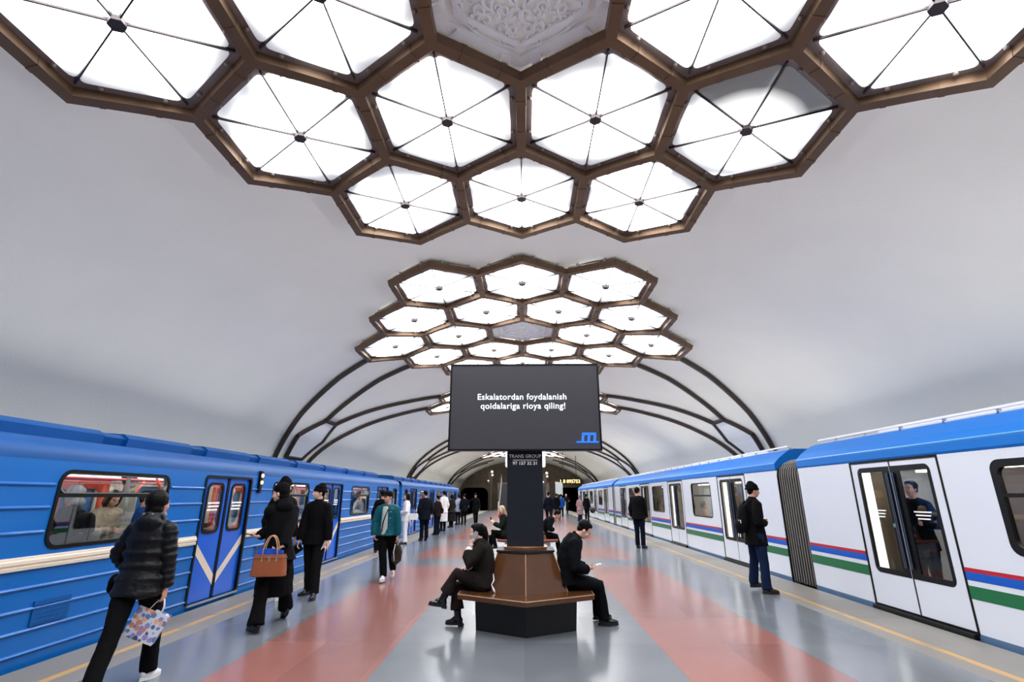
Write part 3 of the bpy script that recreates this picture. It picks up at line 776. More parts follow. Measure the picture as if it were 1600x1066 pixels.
            if extras:
                m = MB(); rnd = random.Random(int(c*10)+s); mid = (g0+g1)/2
                for r_ in range(3):
                    q = mid-.15+.02*r_
                    while q < mid+.14-.02*r_:
                        ww = rnd.uniform(.018,.03); m.box((X+.009, q, 1.34-.042*r_), (X+.0115, q+ww-.004, 1.357-.042*r_)); q += ww
                m.build('notice', M_white, d, label='three short lines of white lettering')
            if extras and s > 0:
                m = MB(); m.tube([(X+.002, g0-.05, 1.16), (X-.012, g0-.05, 1.16)], .045, n=16); bt = m.build('door_button', M_gasket, d)
                m = MB(); m.tube([(X-.011, g0-.05, 1.16), (X-.016, g0-.05, 1.16)], .028, n=16); m.build('button_cap', mat('green_grey_button', (90,130,120), .4), d)
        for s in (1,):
            m = MB(); m.box((X+.12, c+.68, .5), (X+.17, c+.80, 1.9)); m.build('light_column', M_glow, t)  # emissive strip added for the bright upright streak in the door glass
    m = MB(); m.box((X+.06, y0+.05, .0), (X+2.69, y1-.05, .03)); m.build('interior_floor', M_floorin, t)
    m = MB(); m.box((X+.06, y0+.05, 1.99), (X+2.69, y1-.05, 2.03)); m.plate([rect(y0+.05, .03, y1-.05, 1.99)] + [rr(c-.8, 1.0, c+.8, 1.8, .1) for c in wins] + [rr(c-.6, .6, c+.6, 1.85, .1) for c in doors], lambda u, v, w_: Vector((X+2.6+w_, u, v)), .03)
    m.plate([rect(y0+.05, .03, y1-.05, 1.99)] + [rect(c-DW, .05, c+DW, 1.97) for c in doors] + [rr(c-.84, .97, c+.84, 1.91, .1) for c in wins], lambda u, v, w_: Vector((X+.075+w_, u, v)), .02)
    for c in doors:
        for s in (-1, 1): m.box((X+.1, c+s*(DW+.06)-.02, .05), (X+.5, c+s*(DW+.06)+.02, 1.9))
    m.build('interior_lining', M_beige, t)
    m = MB()
    for w_ in (.75, 2.0): m.box((X+w_-.06, y0+.3, 1.955), (X+w_+.06, y1-.3, 1.985))
    m.build('light_strip', mat('cool_light_strip', (255,252,246), .4, emit=(255,250,240), es=10), t)
    m = MB()
    for c in doors:
        m.tube([(X+1.35, c, .03), (X+1.35, c, 2.0)], .018, n=8)
        for s in (-1, 1): m.tube([(X+.6, c+s*.9, .45), (X+.6, c+s*.9, 1.98)], .016, n=6)
    m.build('grab_rail', M_steel, t)
    for c in wins:
        for a, b in ((.12, .56), (2.12, 2.56)):
            m = MB(); m.box((X+a, c-1.2, .36), (X+b, c+1.2, .46)); q = (a, a+.06) if a < 1 else (b-.06, b); m.box((X+q[0], c-1.2, .46), (X+q[1], c+1.2, .95)); m.box((X+a+.08, c-1.2, .03), (X+b-.08, c+1.2, .36)); m.build('seat', mat('dark_blue_seat', (38,46,66), .5), t)
    return t
def bellows(y0, y1, car):
    X = 5.15; n = 9; m = MB()
    prof = lambda d: [(d,.0),(d,1.95),(d+.03,2.06),(d+.12,2.16),(d+.28,2.23),(d+.5,2.26),(2.2-d,2.26),(2.6-d,2.1),(2.7-d,1.9),(2.7-d,0)]
    rings = []
    for i in range(n*4+1):
        f = i/(n*4); ph = i % 4; d = .04 if ph in (0, 3) else .10
        if ph in (0,): d = .055
        rings.append([Vector((X+u, y0+(y1-y0)*f, v)) for u, v in prof(d)])
    loft(m, rings); bl = m.build('bellows', M_bellow, car)
    e = MB()
    for i in range(n+1):
        y = y0 + (y1-y0)*i/n; e.tube([Vector((X+u-.012, y, v+(.012 if v > 2 else 0))) for u, v in prof(.05)[:7]], .0085, n=5)
    e.build('bellows_edge', mat('bellows_edge', (150,146,142), .5), bl)
    m = MB(); P = prof(-.0)
    for y in (y0-.03, y1+.0): m.plate([[(u, v) for u, v in P]], lambda u, v, w_: Vector((X+u, y+w_, v)), .03)
    m.build('bellows_frame', M_gasket, bl)
d1 = white_car(-2.2, 9.78, [-1.0+.0, 7.36][1:]+[], [4.95], 'white metro car with blue roof at far right, nearest the camera, before the black bellows', True)
m = MB()
d2 = white_car(10.62, 29.55, [13.05, 17.85, 22.3, 27.15], [15.3, 20.15, 24.75], 'second white metro car on the right, beyond the large black bellows', False)
d3 = white_car(30.35, 49.3, [32.8, 37.5, 42.1, 46.8], [35.15, 39.8, 44.45], 'third white metro car, farthest on the right, rounded roof end near the tunnel')
bellows(9.81, 10.6, d1); bellows(29.58, 30.32, d2)

# ------------------------------------------------------------------ far end of the platform
t = thing('led_clock', 'yellow LED clock display hanging over the far end of the right track', 'clock', (4.95, 56, 2.95))
m = MB(); m.box((3.95, 55.9, 2.72), (6.05, 56.05, 3.32)); hs = m.build('housing', M_black, t)
m = MB(); m.tube([(4.3, 56, 3.32), (4.3, 56, 6.1)], .03, n=6); m.tube([(5.7, 56, 3.32), (5.7, 56, 5.75)], .03, n=6); m.build('hanger', M_under, t)
text_mesh('1 8 095753', .50, Matrix.Translation((5.0, 55.88, 3.02)) @ Matrix.Rotation(PI/2, 4, 'X'), mat('led_yellow', (250,220,150), .5, emit=(255,216,130), es=.7), hs, name='digits', bold=.012, spacing=.98)
for sx in (-1, 1):
    t = thing('escalator', 'escalator with pale balustrade at the far platform end, %s of the pillar' % side_name(sx), 'escalator', (sx*2.0, 59, 0))
    m = MB()
    for q in (2.75, 1.35):
        m.add([(sx*q-.05, 57.3, .0), (sx*q+.05, 57.3, .0), (sx*q+.05, 58.3, .0), (sx*q-.05, 58.3, 0), (sx*q-.05, 57.3, .95), (sx*q+.05, 57.3, .95), (sx*q+.05, 58.3, .95), (sx*q-.05, 58.3, .95)], [(0,3,2,1),(4,5,6,7),(0,1,5,4),(1,2,6,5),(2,3,7,6),(3,0,4,7)])
        m.add([(sx*q-.05, 58.3, .0), (sx*q+.05, 58.3, .0), (sx*q+.05, 64.5, 3.1), (sx*q-.05, 64.5, 3.1), (sx*q-.05, 58.3, .95), (sx*q+.05, 58.3, .95), (sx*q+.05, 64.5, 4.05), (sx*q-.05, 64.5, 4.05)], [(0,3,2,1),(4,5,6,7),(0,1,5,4),(1,2,6,5),(2,3,7,6),(3,0,4,7)])
    m.build('balustrade', mat('pale_balustrade', (214,212,206), .4), t)
    m = MB()
    for q in (2.75, 1.35): m.tube([(sx*q, 57.2, 1.0), (sx*q, 58.3, 1.0), (sx*q, 64.5, 4.1)], .05, n=6)
    m.build('handrail', M_rubber, t)
    m = MB()
    for i in range(31): m.box((min(sx*1.4, sx*2.7), 58.2+.2*i, -.1), (max(sx*1.4, sx*2.7), 58.4+.2*i, .1*i+.02))
    m.build('step_flight', mat('escalator_steps', (60,60,62), .5, metal=.5), t)
m = MB(); m.box((-3.4, 57.5, -.25), (3.4, 66, -.02)); m.build('trim_5', M_conc, kind='structure')
m = MB(); m.box((-3.2, 64.5, 2.9), (3.2, Y1-.6, 3.1)); m.box((-3.2, 64.5, -.1), (3.2, 64.7, 2.9)); m.build('trim_6', M_wall, kind='structure')
t = thing('mirror', 'pale tilted platform mirror on a post near the far end, right of the pillar', 'mirror', (2.6, 50, 0))
m = MB(); m.tube([(2.75, 50, 0), (2.75, 50, 2.2)], .04, n=8); m.tube([(2.75, 50, 2.2), (3.7, 49.9, 2.2)], .03, n=6); m.build('post', M_under, t)
m = MB(); m.add([(3.05, 49.8, 1.75), (3.75, 49.9, 1.6), (3.75, 49.9, 2.75), (3.05, 49.8, 2.85), (3.05, 49.86, 1.75), (3.75, 49.96, 1.6), (3.75, 49.96, 2.75), (3.05, 49.86, 2.85)], [(0,1,2,3),(7,6,5,4),(0,4,5,1),(1,5,6,2),(2,6,7,3),(3,7,4,0)]); m.build('mirror_face', mat('mirror_face', (222,222,216), .25, metal=.3), t)
for i, (x, z, dsc) in enumerate(((-3.6, 3.75, 'left'), (2.5, 3.6, 'right'))):
    t = thing('speaker_lamp_bracket', 'small bracket with pale round lamps fixed at the far end, %s of the pillar' % dsc, 'wall lamp', (x, 57.6, 0))
    m = MB(); m.tube([(x, 57.6, -.02), (x, 57.6, z+.6)], .05, n=6); m.box((x-.3, 57.5, z-.9), (x+.1, 57.65, z+.3)); m.build('bracket', mat('rusty_bracket', (74,52,46), .6), t)
    m = MB(); m.ell((x+.15, 57.45, z), .13, nu=10, nv=6); m.ell((x+.1, 57.45, z+.35), .15, nu=10, nv=6); m.ell((x-.3, 57.45, z-.6), .1, nu=10, nv=6); m.build('lamp_head', mat('pale_lamp_head', (200,196,190), .4, emit=(230,225,215), es=.3), t, smooth=True)
t = thing('litter_bin', 'small white ribbed bin on the platform at the far end, right of the pillar', 'bin', (3.3, 44.5, 0))
m = MB()
for i in range(4): m.box((3.05, 44.3, .06+.25*i), (3.55, 44.7, .26+.25*i))
m.box((3.08, 44.33, 0), (3.52, 44.67, 1.03)); m.build('bin_body', M_whitebase, t)
m = MB(); m.box((3.03, 44.28, 1.03), (3.57, 44.72, 1.09)); m.build('bin_lid', M_steel, t)

# ------------------------------------------------------------------ people
def cloth(name, rgb, rough=.9, noise=.12, bump=.12, bscale=30, spec=.12):
    return mat(name, rgb, rough, noise=noise, scale=7, bump=bump, bscale=bscale, spec=spec)
SKIN = mat('skin', (206,154,130), .5, noise=.06, scale=12, spec=.35)
SKIN2 = mat('skin_pale', (222,178,158), .5, noise=.06, scale=12, spec=.35)
HAIRD = mat('dark_hair', (12,10,10), .5, bump=.25, bscale=70, noise=.3, scale=60, spec=.1)
HAIRB = mat('brown_hair', (62,42,34), .45, bump=.3, bscale=70, noise=.3, scale=60)
HAIRL = mat('blond_hair', (206,176,140), .5, bump=.5, bscale=120, noise=.2, scale=60)
EYEW = mat('eye_white', (220,215,210), .3); EYED = mat('eye_dark', (24,18,16), .2)
BLK = cloth('black_cloth', (7,7,9)); NAVY = cloth('navy_black_cloth', (9,11,17)); CHAR = cloth('charcoal_cloth', (16,15,17))
BRNBLK = cloth('black_brown_wool', (31,27,25), .95); PLUM = cloth('dark_plum_cloth', (36,27,28)); DENIM = cloth('dark_denim', (17,32,60)); DENIM2 = cloth('deep_navy_denim', (9,15,32))
TEAL = cloth('teal_bomber_cloth', (16,82,94), .5); OLIVE = cloth('dark_olive_jacket', (22,27,24)); WHITEC = cloth('white_cloth', (226,222,220)); BROWNC = cloth('brown_jacket_cloth', (30,21,16))
CREAMC = cloth('cream_fleece', (206,196,182), .95, bump=.8); PINKC = cloth('dusty_pink_coat', (150,122,122)); GREYC = cloth('pale_grey_shirt', (176,184,180)); SUIT = cloth('navy_suit_cloth', (9,13,25))
BLUEJ = cloth('bright_blue_jacket', (24,74,150)); GREYH = cloth('grey_hood_cloth', (150,160,172)); REDC = cloth('red_scarf', (176,40,44)); MAUVE = cloth('mauve_scarf', (128,104,132))
SHOEB = mat('black_shoe_leather', (10,10,11), .22, spec=.6); SHOEW = mat('white_trainer', (228,228,226), .5); SOLEB = mat('black_sole', (16,16,16), .6)
PUFF = mat('black_puffer_nylon', (6,9,15), .5, noise=.12, scale=6, bump=.3, bscale=30, spec=.25)
LEATH = mat('tan_leather', (150,84,54), .35, noise=.12, scale=10, bump=.15, bscale=60)
FOLD = bpy.data.textures.new('fabric_folds', 'CLOUDS'); FOLD.noise_scale = .11; FOLD.noise_depth = 2
def remesh(o, vox, disp=0, smooth=3):
    r = o.modifiers.new('skin_over', 'REMESH'); r.mode = 'VOXEL'; r.voxel_size = vox; r.use_smooth_shade = True
    if smooth:
        q = o.modifiers.new('smooth', 'SMOOTH'); q.factor = .5; q.iterations = smooth
    if disp:
        d = o.modifiers.new('folds', 'DISPLACE'); d.texture = FOLD; d.texture_coords = 'LOCAL'; d.strength = disp; d.mid_level = .5
    return o
def ik(a, c, l1, l2, hint):
    d = c-a; L = min(d.length, (l1+l2)*.999); u = d.normalized(); c = a+u*L
    x = (l1*l1-l2*l2+L*L)/(2*L); h = math.sqrt(max(0, l1*l1-x*x)); hv = hint - u*hint.dot(u)
    if hv.length < 1e-4: hv = u.orthogonal()
    return a+u*x+hv.normalized()*h, c
X_, Y_, Z_ = Vector((1,0,0)), Vector((0,1,0)), Vector((0,0,1))
def person(label, loc, face, h=1.75, vox=.013, skin=None, hair='short', hairm=None, top=None, bottom=None, shoe=SHOEB, sole=SOLEB, group=None,
           P=None, lean=0, bend=0, roll=0, tw=0, hy=0, hp=0, W=(None,None), E=(None,None), HD=(None,None), HN=(None,None), curl=(.5,.5),
           A=(None,None), K=(None,None), toe=(8,8), pitch=(0,0), bw=1.0, facing=False, seated=False, only_upper=False):
    skin = skin or SKIN; hairm = hairm or HAIRD; s = h/1.75
    rz = -R(face); loc = Vector((loc[0], loc[1], loc[2] if len(loc) > 2 else 0))
    t = thing('person', label, 'person', loc, rz, group)
    BASE[t.name] = Vector((0,0,0))                     # the parts are written in the person's own frame
    RI = Matrix.Rotation(-rz, 3, 'Z')
    def L(p): return RI @ (Vector(p)-loc)
    def LD(p): return (RI @ Vector(p)).normalized()
    P0 = L(P) if P else Vector((0,0,.942*s))
    leanr, bendr, rollr = R(lean), R(bend), R(roll)
    def spine(d):
        n = 8; p = P0.copy(); ang = leanr
        sgn = 1 if d >= 0 else -1
        for i in range(n):
            f = max(0, (i+.5)/n*d/(.56*s)) if d > 0 else 0
            ang = leanr + bendr*f
            u = Vector((math.sin(rollr), math.sin(ang)*math.cos(rollr), math.cos(ang)*math.cos(rollr))); p = p + u*(d/n)
        F = Vector((0, math.cos(ang), -math.sin(ang)))
        return p, u, F
    C, U, F = spine(.460*s); Rs = Matrix.Rotation(R(-tw), 3, U) @ F.cross(U).normalized()
    _, U0, F0 = spine(.01); R0 = F0.cross(U0).normalized()
    Fs = U.cross(Rs).normalized()
    N, _, _ = spine(.55*s)
    SH = [C - Rs*.152*s*bw, C + Rs*.152*s*bw]           # left, right
    HM = Matrix.Rotation(R(-hy), 3, 'Z') @ Matrix.Rotation(R(-hp), 3, 'X')
    Hc = N + HM @ Vector((0, .02, .155))*s if hp < 15 else N + (HM @ Vector((0, .03, .15)))*s
    def hp_(v): return Hc + (HM @ Vector(v))*s
    sgn = (-1, 1); ARM = []
    for i in (0, 1):
        w_ = L(W[i]) if W[i] else SH[i] + Rs*sgn[i]*.075*s + Vector((0, .06, -.50))*s
        hint = LD(E[i]) if E[i] else (-Fs*1 + Rs*sgn[i]*.5)
        e, w_ = ik(SH[i], w_, .285*s, .25*s, hint)
        d = LD(HD[i]) if HD[i] else (w_-e).normalized()
        nrm = LD(HN[i]) if HN[i] else (-Rs*sgn[i])
        nrm = (nrm - d*nrm.dot(d)); nrm = nrm.normalized() if nrm.length > 1e-3 else d.orthogonal().normalized()
        ARM.append((SH[i], e, w_, d, nrm))
    LEG = []
    for i in (0, 1):
        hpj = P0 + R0*sgn[i]*.09*s - U0*.02*s
        a = L(A[i]) if A[i] else Vector((sgn[i]*.095*s, 0, .085*s))
        hint = LD(K[i]) if K[i] else Vector((sgn[i]*.1, 1, .1))
        k, a = ik(hpj, a, .43*s, .405*s, hint)
        q = R(-sgn[i]*toe[i]); f = Vector((-math.sin(q), math.cos(q), 0)); 
        LEG.append((hpj, k, a, f, R(pitch[i])))
    # ---- body
    b = MB(); z_ = s
    b.tube([spine(d*s)[0] for d in (-.09,0,.12,.25,.38,.46,.51,.55)], [v*s for v in (.12,.15,.125,.135,.15,.15,.10,.055)], n=14, ry=[v*s for v in (.09,.10,.09,.095,.10,.09,.07,.05)], up=F)
    b.tube([N-U*.04*s, hp_((0,-.02,-.03))], [.056*s,.052*s], n=10)
    for c, r in (((0,-.012,.03),(.074,.092,.082)), ((0,.03,-.03),(.058,.060,.078)), ((0,.045,-.075),(.042,.040,.032)), ((0,.096,-.025),(.013,.02,.018)), ((0,.09,-.002),(.009,.014,.03)),
                 ((0,.072,.022),(.048,.018,.012)), ((0,.084,-.058),(.022,.012,.006)), ((0,.082,-.068),(.018,.012,.006)), ((.077,-.005,-.012),(.009,.022,.032)), ((-.077,-.005,-.012),(.009,.022,.032)),
                 ((.034,.055,-.03),(.026,.026,.03)), ((-.034,.055,-.03),(.026,.026,.03))):
        b.ell(hp_(c), tuple(v*s for v in r), HM, 12, 8)
    for i in (0, 1):
        sh, e, w_, d, nrm = ARM[i]
        b.tube([sh, sh.lerp(e,.5), e, e.lerp(w_,.4), w_], [v*s for v in (.052,.046,.038,.038,.026)], n=10)
        wide = d.cross(nrm).normalized(); pm = Matrix((wide, d, nrm)).transposed()
        b.ell(w_+d*.045*s, (.04*s,.055*s,.015*s), pm, 10, 6); b.ell(w_+d*.075*s, (.041*s,.022*s,.013*s), pm, 10, 6)
        cu = curl[i]
        for j, (off, ln) in enumerate(((-.03,.066),(-.01,.078),(.01,.074),(.03,.058))):
            off *= (1 if i == 0 else -1)
            p = w_+d*.085*s+wide*off*s; dd_ = d.copy(); pts = [p]
            for q in range(3):
                ang = cu*(.55+.25*q)+.05*j; dd_ = (dd_*math.cos(ang)+nrm.cross(dd_).cross(dd_)*0 + nrm*math.sin(ang)).normalized() if q == 0 else (dd_*math.cos(ang) + (wide.cross(dd_) if (wide.cross(dd_)).dot(nrm) > 0 or q else wide.cross(dd_))*math.sin(ang)*(1 if wide.cross(d).dot(nrm) > 0 else -1)).normalized()
                p = p+dd_*ln*s*(.42,.33,.25)[q]; pts.append(p)
            b.tube(pts, [.0092*s,.0088*s,.008*s,.0065*s], n=8)
        tside = wide*(-1 if i == 0 else 1)*(1)
        tp = w_+d*.02*s+tside*.028*s; td = (d*.7+tside*.55+nrm*.45).normalized(); t2_ = (d*.85+nrm*.4+tside*.05).normalized()
        b.tube([tp, tp+td*.035*s, tp+td*.035*s+t2_*.03*s], [.013*s,.0105*s,.008*s], n=8)
    for i in (0, 1):
        hj, k, a, f, pt = LEG[i]
        b.tube([hj, hj.lerp(k,.5), k, k.lerp(a,.35), a], [v*s for v in (.080,.07,.05,.05,.034)], n=10)
        ff = (f*math.cos(pt) - Z_*math.sin(pt))
        b.ell(a+ff*.06*s-Vector((0,0,.035*s)), (.035*s,.095*s,.03*s), Matrix((f.cross(Z_), ff, f.cross(Z_).cross(ff))).transposed(), 10, 6)
    remesh(b.build('body', skin, t, local=True), min(vox, .0075) if vox < .012 else vox, 0, 2)
    # ---- eyes, brows
    if facing:
        for sx in (-1, 1):
            e = MB(); e.ell(hp_((sx*.03,.073,.002)), (.013*s,.009*s,.006*s), HM, 10, 6); eo = e.build('eye', EYEW, t, True, local=True)
            e = MB(); e.ell(hp_((sx*.03,.0785,.002)), (.0055*s,.005*s,.0055*s), HM, 8, 6); e.build('iris', EYED, eo, True, local=True)
            e = MB(); e.tube([hp_((sx*.014,.088,.020)), hp_((sx*.032,.085,.025)), hp_((sx*.048,.072,.020))], [.003*s,.004*s,.002*s], n=6); e.build('eyebrow', hairm, t, True, local=True)
    # ---- hair and hats
    hv = max(.006, vox*.8)
    hm = MB(); nm = 'hair'
    def hell(c, r): hm.ell(hp_(c), tuple(v*s for v in r), HM, 12, 8)
    if hair in ('short', 'beanie', 'cap', 'long', 'bun', 'bob', 'ponytail'):
        hell((0,-.03,.045), (.084,.096,.084)); hell((0,-.055,-.015), (.066,.05,.06)); hell((.066,-.005,.02), (.018,.035,.035)); hell((-.066,-.005,.02), (.018,.035,.035))
        if hair == 'short': hell((0,.010,.088), (.062,.055,.034))
    if hair == 'round': hell((0,-.035,.03), (.101,.108,.108)); hell((0,-.05,-.06), (.094,.072,.085))
    if hair in ('long', 'bob'):
        ln = -.30 if hair == 'long' else -.13
        for sx in (-1, 1):
            hm.tube([hp_((sx*.03,.02,.11)), hp_((sx*.075,.02,.05)), hp_((sx*.085,-.0,-.05)), hp_((sx*.075,-.01,-.12))] + ([hp_((sx*.085,-.02,-.22))] if hair == 'long' else []), [v*s for v in (.03,.035,.035,.03,.015)][:4+(hair == 'long')], n=8)
        hm.tube([hp_((0,-.06,.06)), hp_((0,-.085,-.05)), hp_((0,-.085,-.12)), hp_((0,-.095,ln))], [v*s for v in (.08,.08,.085,.045)], n=12, ry=[v*s for v in (.05,.05,.045,.025)], up=HM @ Y_)
    if hair == 'bun': hell((0,-.05,.135), (.055,.05,.045)); hell((0,-.075,-.02), (.07,.045,.08))
    if hair == 'ponytail':
        hm.tube([hp_((0,-.09,.07)), hp_((0,-.135,.03)), hp_((0,-.14,-.07)), hp_((.01,-.12,-.17)), hp_((.02,-.10,-.27))], [v*s for v in (.035,.045,.05,.042,.018)], n=10)
        hell((.0,-.105,.065), (.04,.035,.045)); hell((0,.008,.088), (.062,.055,.034))
    if len(hm.v): remesh(hm.build('hair', hairm, t, local=True), hv, .006, 2)
    if hair == 'beanie':
        q = MB(); q.ell(hp_((0,-.022,.062)), (.094*s,.108*s,.088*s), HM, 14, 8); q.ell(hp_((0,-.04,.12)), (.06*s,.065*s,.05*s), HM, 12, 8)
        rg = [hp_((.092*math.cos(a*PI/10), -.02+.106*math.sin(a*PI/10), .032+.010*math.sin(a*PI/10))) for a in range(21)]; q.tube(rg, .017*s, n=8, caps=False)
        remesh(q.build('beanie', BLK, t, local=True), hv, .004, 2)
    if hair == 'cap':
        q = MB(); q.ell(hp_((0,-.018,.066)), (.092*s,.108*s,.072*s), HM, 14, 8)
        q.ell(hp_((0,.10,.058)), (.068*s,.06*s,.010*s), HM @ Matrix.Rotation(R(-12), 3, 'X'), 12, 6); remesh(q.build('cap', BLK, t, local=True), hv, 0, 2)
    if hair == 'scarf':
        q = MB(); q.ell(hp_((0,-.03,.04)), (.09*s,.105*s,.095*s), HM, 14, 8); q.ell(hp_((0,-.02,-.10)), (.085*s,.09*s,.07*s), HM, 12, 8); remesh(q.build('headscarf', hairm, t, local=True), hv, .01, 2)
    if hair == 'hood':
        q = MB(); q.ell(hp_((0,-.03,.035)), (.098*s,.105*s,.108*s), HM, 14, 8); q.ell(hp_((0,-.07,-.09)), (.11*s,.08*s,.07*s), HM, 12, 8)
        for sx in (-1, 1): q.tube([hp_((0,.05,.125)), hp_((sx*.07,.045,.07)), hp_((sx*.082,.035,-.03)), hp_((sx*.05,.05,-.12))], .02*s, n=8)
        remesh(q.build('hood', hairm, t, local=True), hv, .01, 2)
    # ---- top garment
    top = top or {}
    tm = top.get('m', BLK); g = top.get('g', .022); kind = top.get('kind', 'jacket'); hem = top.get('hem', .14)
    q = MB(); T = g*s; TP = T
    if top.get('puff'): T = .55*T
    bot = -hem*s
    q.tube([P0+(U0*bot if not seated else U0*-.06*s), P0, spine(.12*s)[0], spine(.25*s)[0], spine(.38*s)[0], spine(.46*s)[0], spine(.52*s)[0], spine(.56*s)[0]],
           [v*s*bw+T for v in (.170+top.get('flare',0),.158,.135,.142,.152,.140,.085,.060)], n=16, ry=[v*s*bw+T for v in (.150+top.get('flare',0)*.8,.125,.10,.103,.106,.095,.075,.06)], up=F)
    if top.get('collar'):
        q.tube([spine(.55*s)[0], spine(.60*s)[0]+HM @ Vector((0,.005,0))], [.074*s,.070*s], n=12)
    if top.get('hoodback'):
        q.ell(N-F*.085*s-U*.03*s, (.125*s,.075*s,.085*s), Matrix((Rs, Fs, U)).transposed(), 12, 8)
        q.tube([N+Rs*.10*s+F*.03*s-U*.02*s, N+Rs*.09*s-F*.06*s+U*.04*s, N-F*.10*s+U*.05*s, N-Rs*.09*s-F*.06*s+U*.04*s, N-Rs*.10*s+F*.03*s-U*.02*s], .03*s, n=8)
    sl = top.get('sleeve', 1.0); sr = top.get('sr', 1.0)
    for i in (0, 1):
        sh, e, w_, d, nrm = ARM[i]
        we = e.lerp(w_, .97*sl)
        q.ell(sh, (.057*s*sr+T*.8,)*3, None, 12, 8); q.tube([sh, sh.lerp(e,.3), sh.lerp(e,.6), e, e.lerp(we,.5), we], [v*s*sr+T*w2 for v, w2 in ((.055,.8),(.055,.9),(.05,1),(.046,1),(.042,1),(.030,1))], n=12)
        q.tube([spine(.53*s)[0]+Rs*sgn[i]*.03*s, spine(.50*s)[0]+Rs*sgn[i]*.09*s, sh+U*.012*s], [.05*s+T*.5, .052*s+T*.6, .045*s+T*.7], n=10)
        if top.get('puff'):
            for a, b_, n_ in ((sh, e, 4), (e, we, 4)):
                for z in range(n_): 
                    c = a.lerp(b_, (z+.5)/n_); ax = (b_-a).normalized(); o1 = ax.orthogonal().normalized(); MM = Matrix((o1, ax.cross(o1), ax)).transposed()
                    rr2 = (.064 if a is sh else .058)*s+TP*.45; q.ell(c, (rr2, rr2, .045*s), MM, 12, 6)
    if top.get('puff'):
        for z in range(6):
            d_ = (-.10+.115*z)*s; c, u_, f_ = spine(d_) if d_ > 0 else (P0+U0*d_, U0, F0); MM = Matrix((f_.cross(u_), f_, u_)).transposed()
            wv = (.195,.188,.18,.178,.172,.13)[z]; q.ell(c, (wv*s*bw+TP*.35, (wv-.045)*s+TP*.5, .068*s), MM, 16, 8)
    if kind == 'coat' and not seated:
        zb = top.get('z', .45); c0 = P0; c1 = Vector((P0.x*.5+(LEG[0][2].x+LEG[1][2].x)*.25, P0.y*.6+(LEG[0][2].y+LEG[1][2].y)*.2, zb)); fl = top.get('flare', .05)
        q.tube([c0+Z_*.08*s, c0-Z_*.1*s, c0.lerp(c1,.5), c1], [(.14*s*bw+T), (.165*s*bw+T), (.17+fl*.6)*s*bw+T, (.165+fl)*s*bw+T], n=18, ry=[.105*s*bw+T, .125*s*bw+T, (.125+fl*.6)*s+T, (.125+fl)*s+T], up=Y_)
    if kind == 'coat' and seated:
        zl = top.get('lap', .5)
        for i in (0, 1):
            hj, k, a, f, pt = LEG[i]; q.tube([hj, hj.lerp(k, zl)], [.095*s+T,.085*s+T], n=12)
            q.tube([hj.lerp(k, zl*.5)-Z_*.03*s, hj-Y_*.05*s-Z_*.02*s], [.09*s+T]*2, n=12)
    remesh(q.build(top.get('name', 'jacket' if kind != 'coat' else 'coat'), tm, t, local=True), vox, top.get('disp', .018), 3)
    # ---- trousers
    if not only_upper:
        bottom = bottom or {}
        q = MB(); lw = bottom.get('w', 1.0); ho = bottom.get('hem', .050); T = .012*s
        q.ell(P0-U0*.02*s, (.155*s*bw+T,.115*s+T,.11*s), Matrix((R0, F0, U0)).transposed(), 14, 8)
        for i in (0, 1):
            hj, k, a, f, pt = LEG[i]; a2 = a+ (k-a).normalized()*(bottom.get('crop', .0))*s - (k-a).normalized()*.012*s
            q.tube([hj+U0*.02*s, hj.lerp(k,.45), k, k.lerp(a2,.45), a2], [(v*lw)*s+T for v in (.088,.078,.058)] + [(.055*lw)*s+T, ho*s*lw+T], n=12)
        remesh(q.build('trousers', bottom.get('m', BLK), t, local=True), vox, bottom.get('disp', .014), 3)
        if bottom.get('skirt'):
            pass
        for i in (0, 1):
            hj, k, a, f, pt = LEG[i]; ff = (f*math.cos(pt) - Z_*math.sin(pt)); sd = f.cross(Z_); up_ = sd.cross(ff); MM = Matrix((sd, ff, up_)).transposed()
            q = MB(); q.ell(a+ff*.055*s-up_*.045*s, (.046*s,.135*s,.038*s), MM, 14, 8); q.ell(a-ff*.015*s-up_*.025*s, (.042*s,.062*s,.055*s), MM, 12, 8); q.ell(a+ff*.03*s-up_*.015*s, (.04*s,.075*s,.042*s), MM, 12, 8)
            if bottom.get('boot'): q.tube([a, a+(k-a).normalized()*.12*s], [.052*s,.056*s], n=12)
            so = remesh(q.build('shoe', shoe, t, local=True), min(vox, .009), 0, 2)
            P2 = []
            for j in range(16):
                an = 2*PI*j/16; P2.append((.043*s*math.cos(an)*(1 if math.sin(an) > -.2 else .85), .052*s+.134*s*math.sin(an)))
            q = MB(); q.plate([P2], lambda u, v, w_: a+sd*u+ff*v+up_*(-.085*s+w_), .028*s)
            if bottom.get('boot'): q.plate([[(u, v) for u, v in rect(-.038*s, -.085*s, .038*s, -.01*s)]], lambda u, v, w_: a+sd*u+ff*v+up_*(-.10*s+w_), .03*s)
            q.build('sole', sole, so, local=True)
    t['_j'] = 0; del t['_j']
    info = dict(t=t, ARM=ARM, LEG=LEG, N=N, P0=P0, U=U, F=F, Rs=Rs, Hc=Hc, HM=HM, s=s, spine=spine, M=Matrix.Translation(loc) @ Matrix.Rotation(rz, 4, 'Z'))
    return info
def wpt(I, p): return I['M'] @ Vector(p)
def in_person(I, mb, name, m, vox=None, label=None, disp=0):
    o = mb.build(name, m, I['t'], local=True, smooth=True, label=label)
    if vox: remesh(o, vox, disp)
    return o

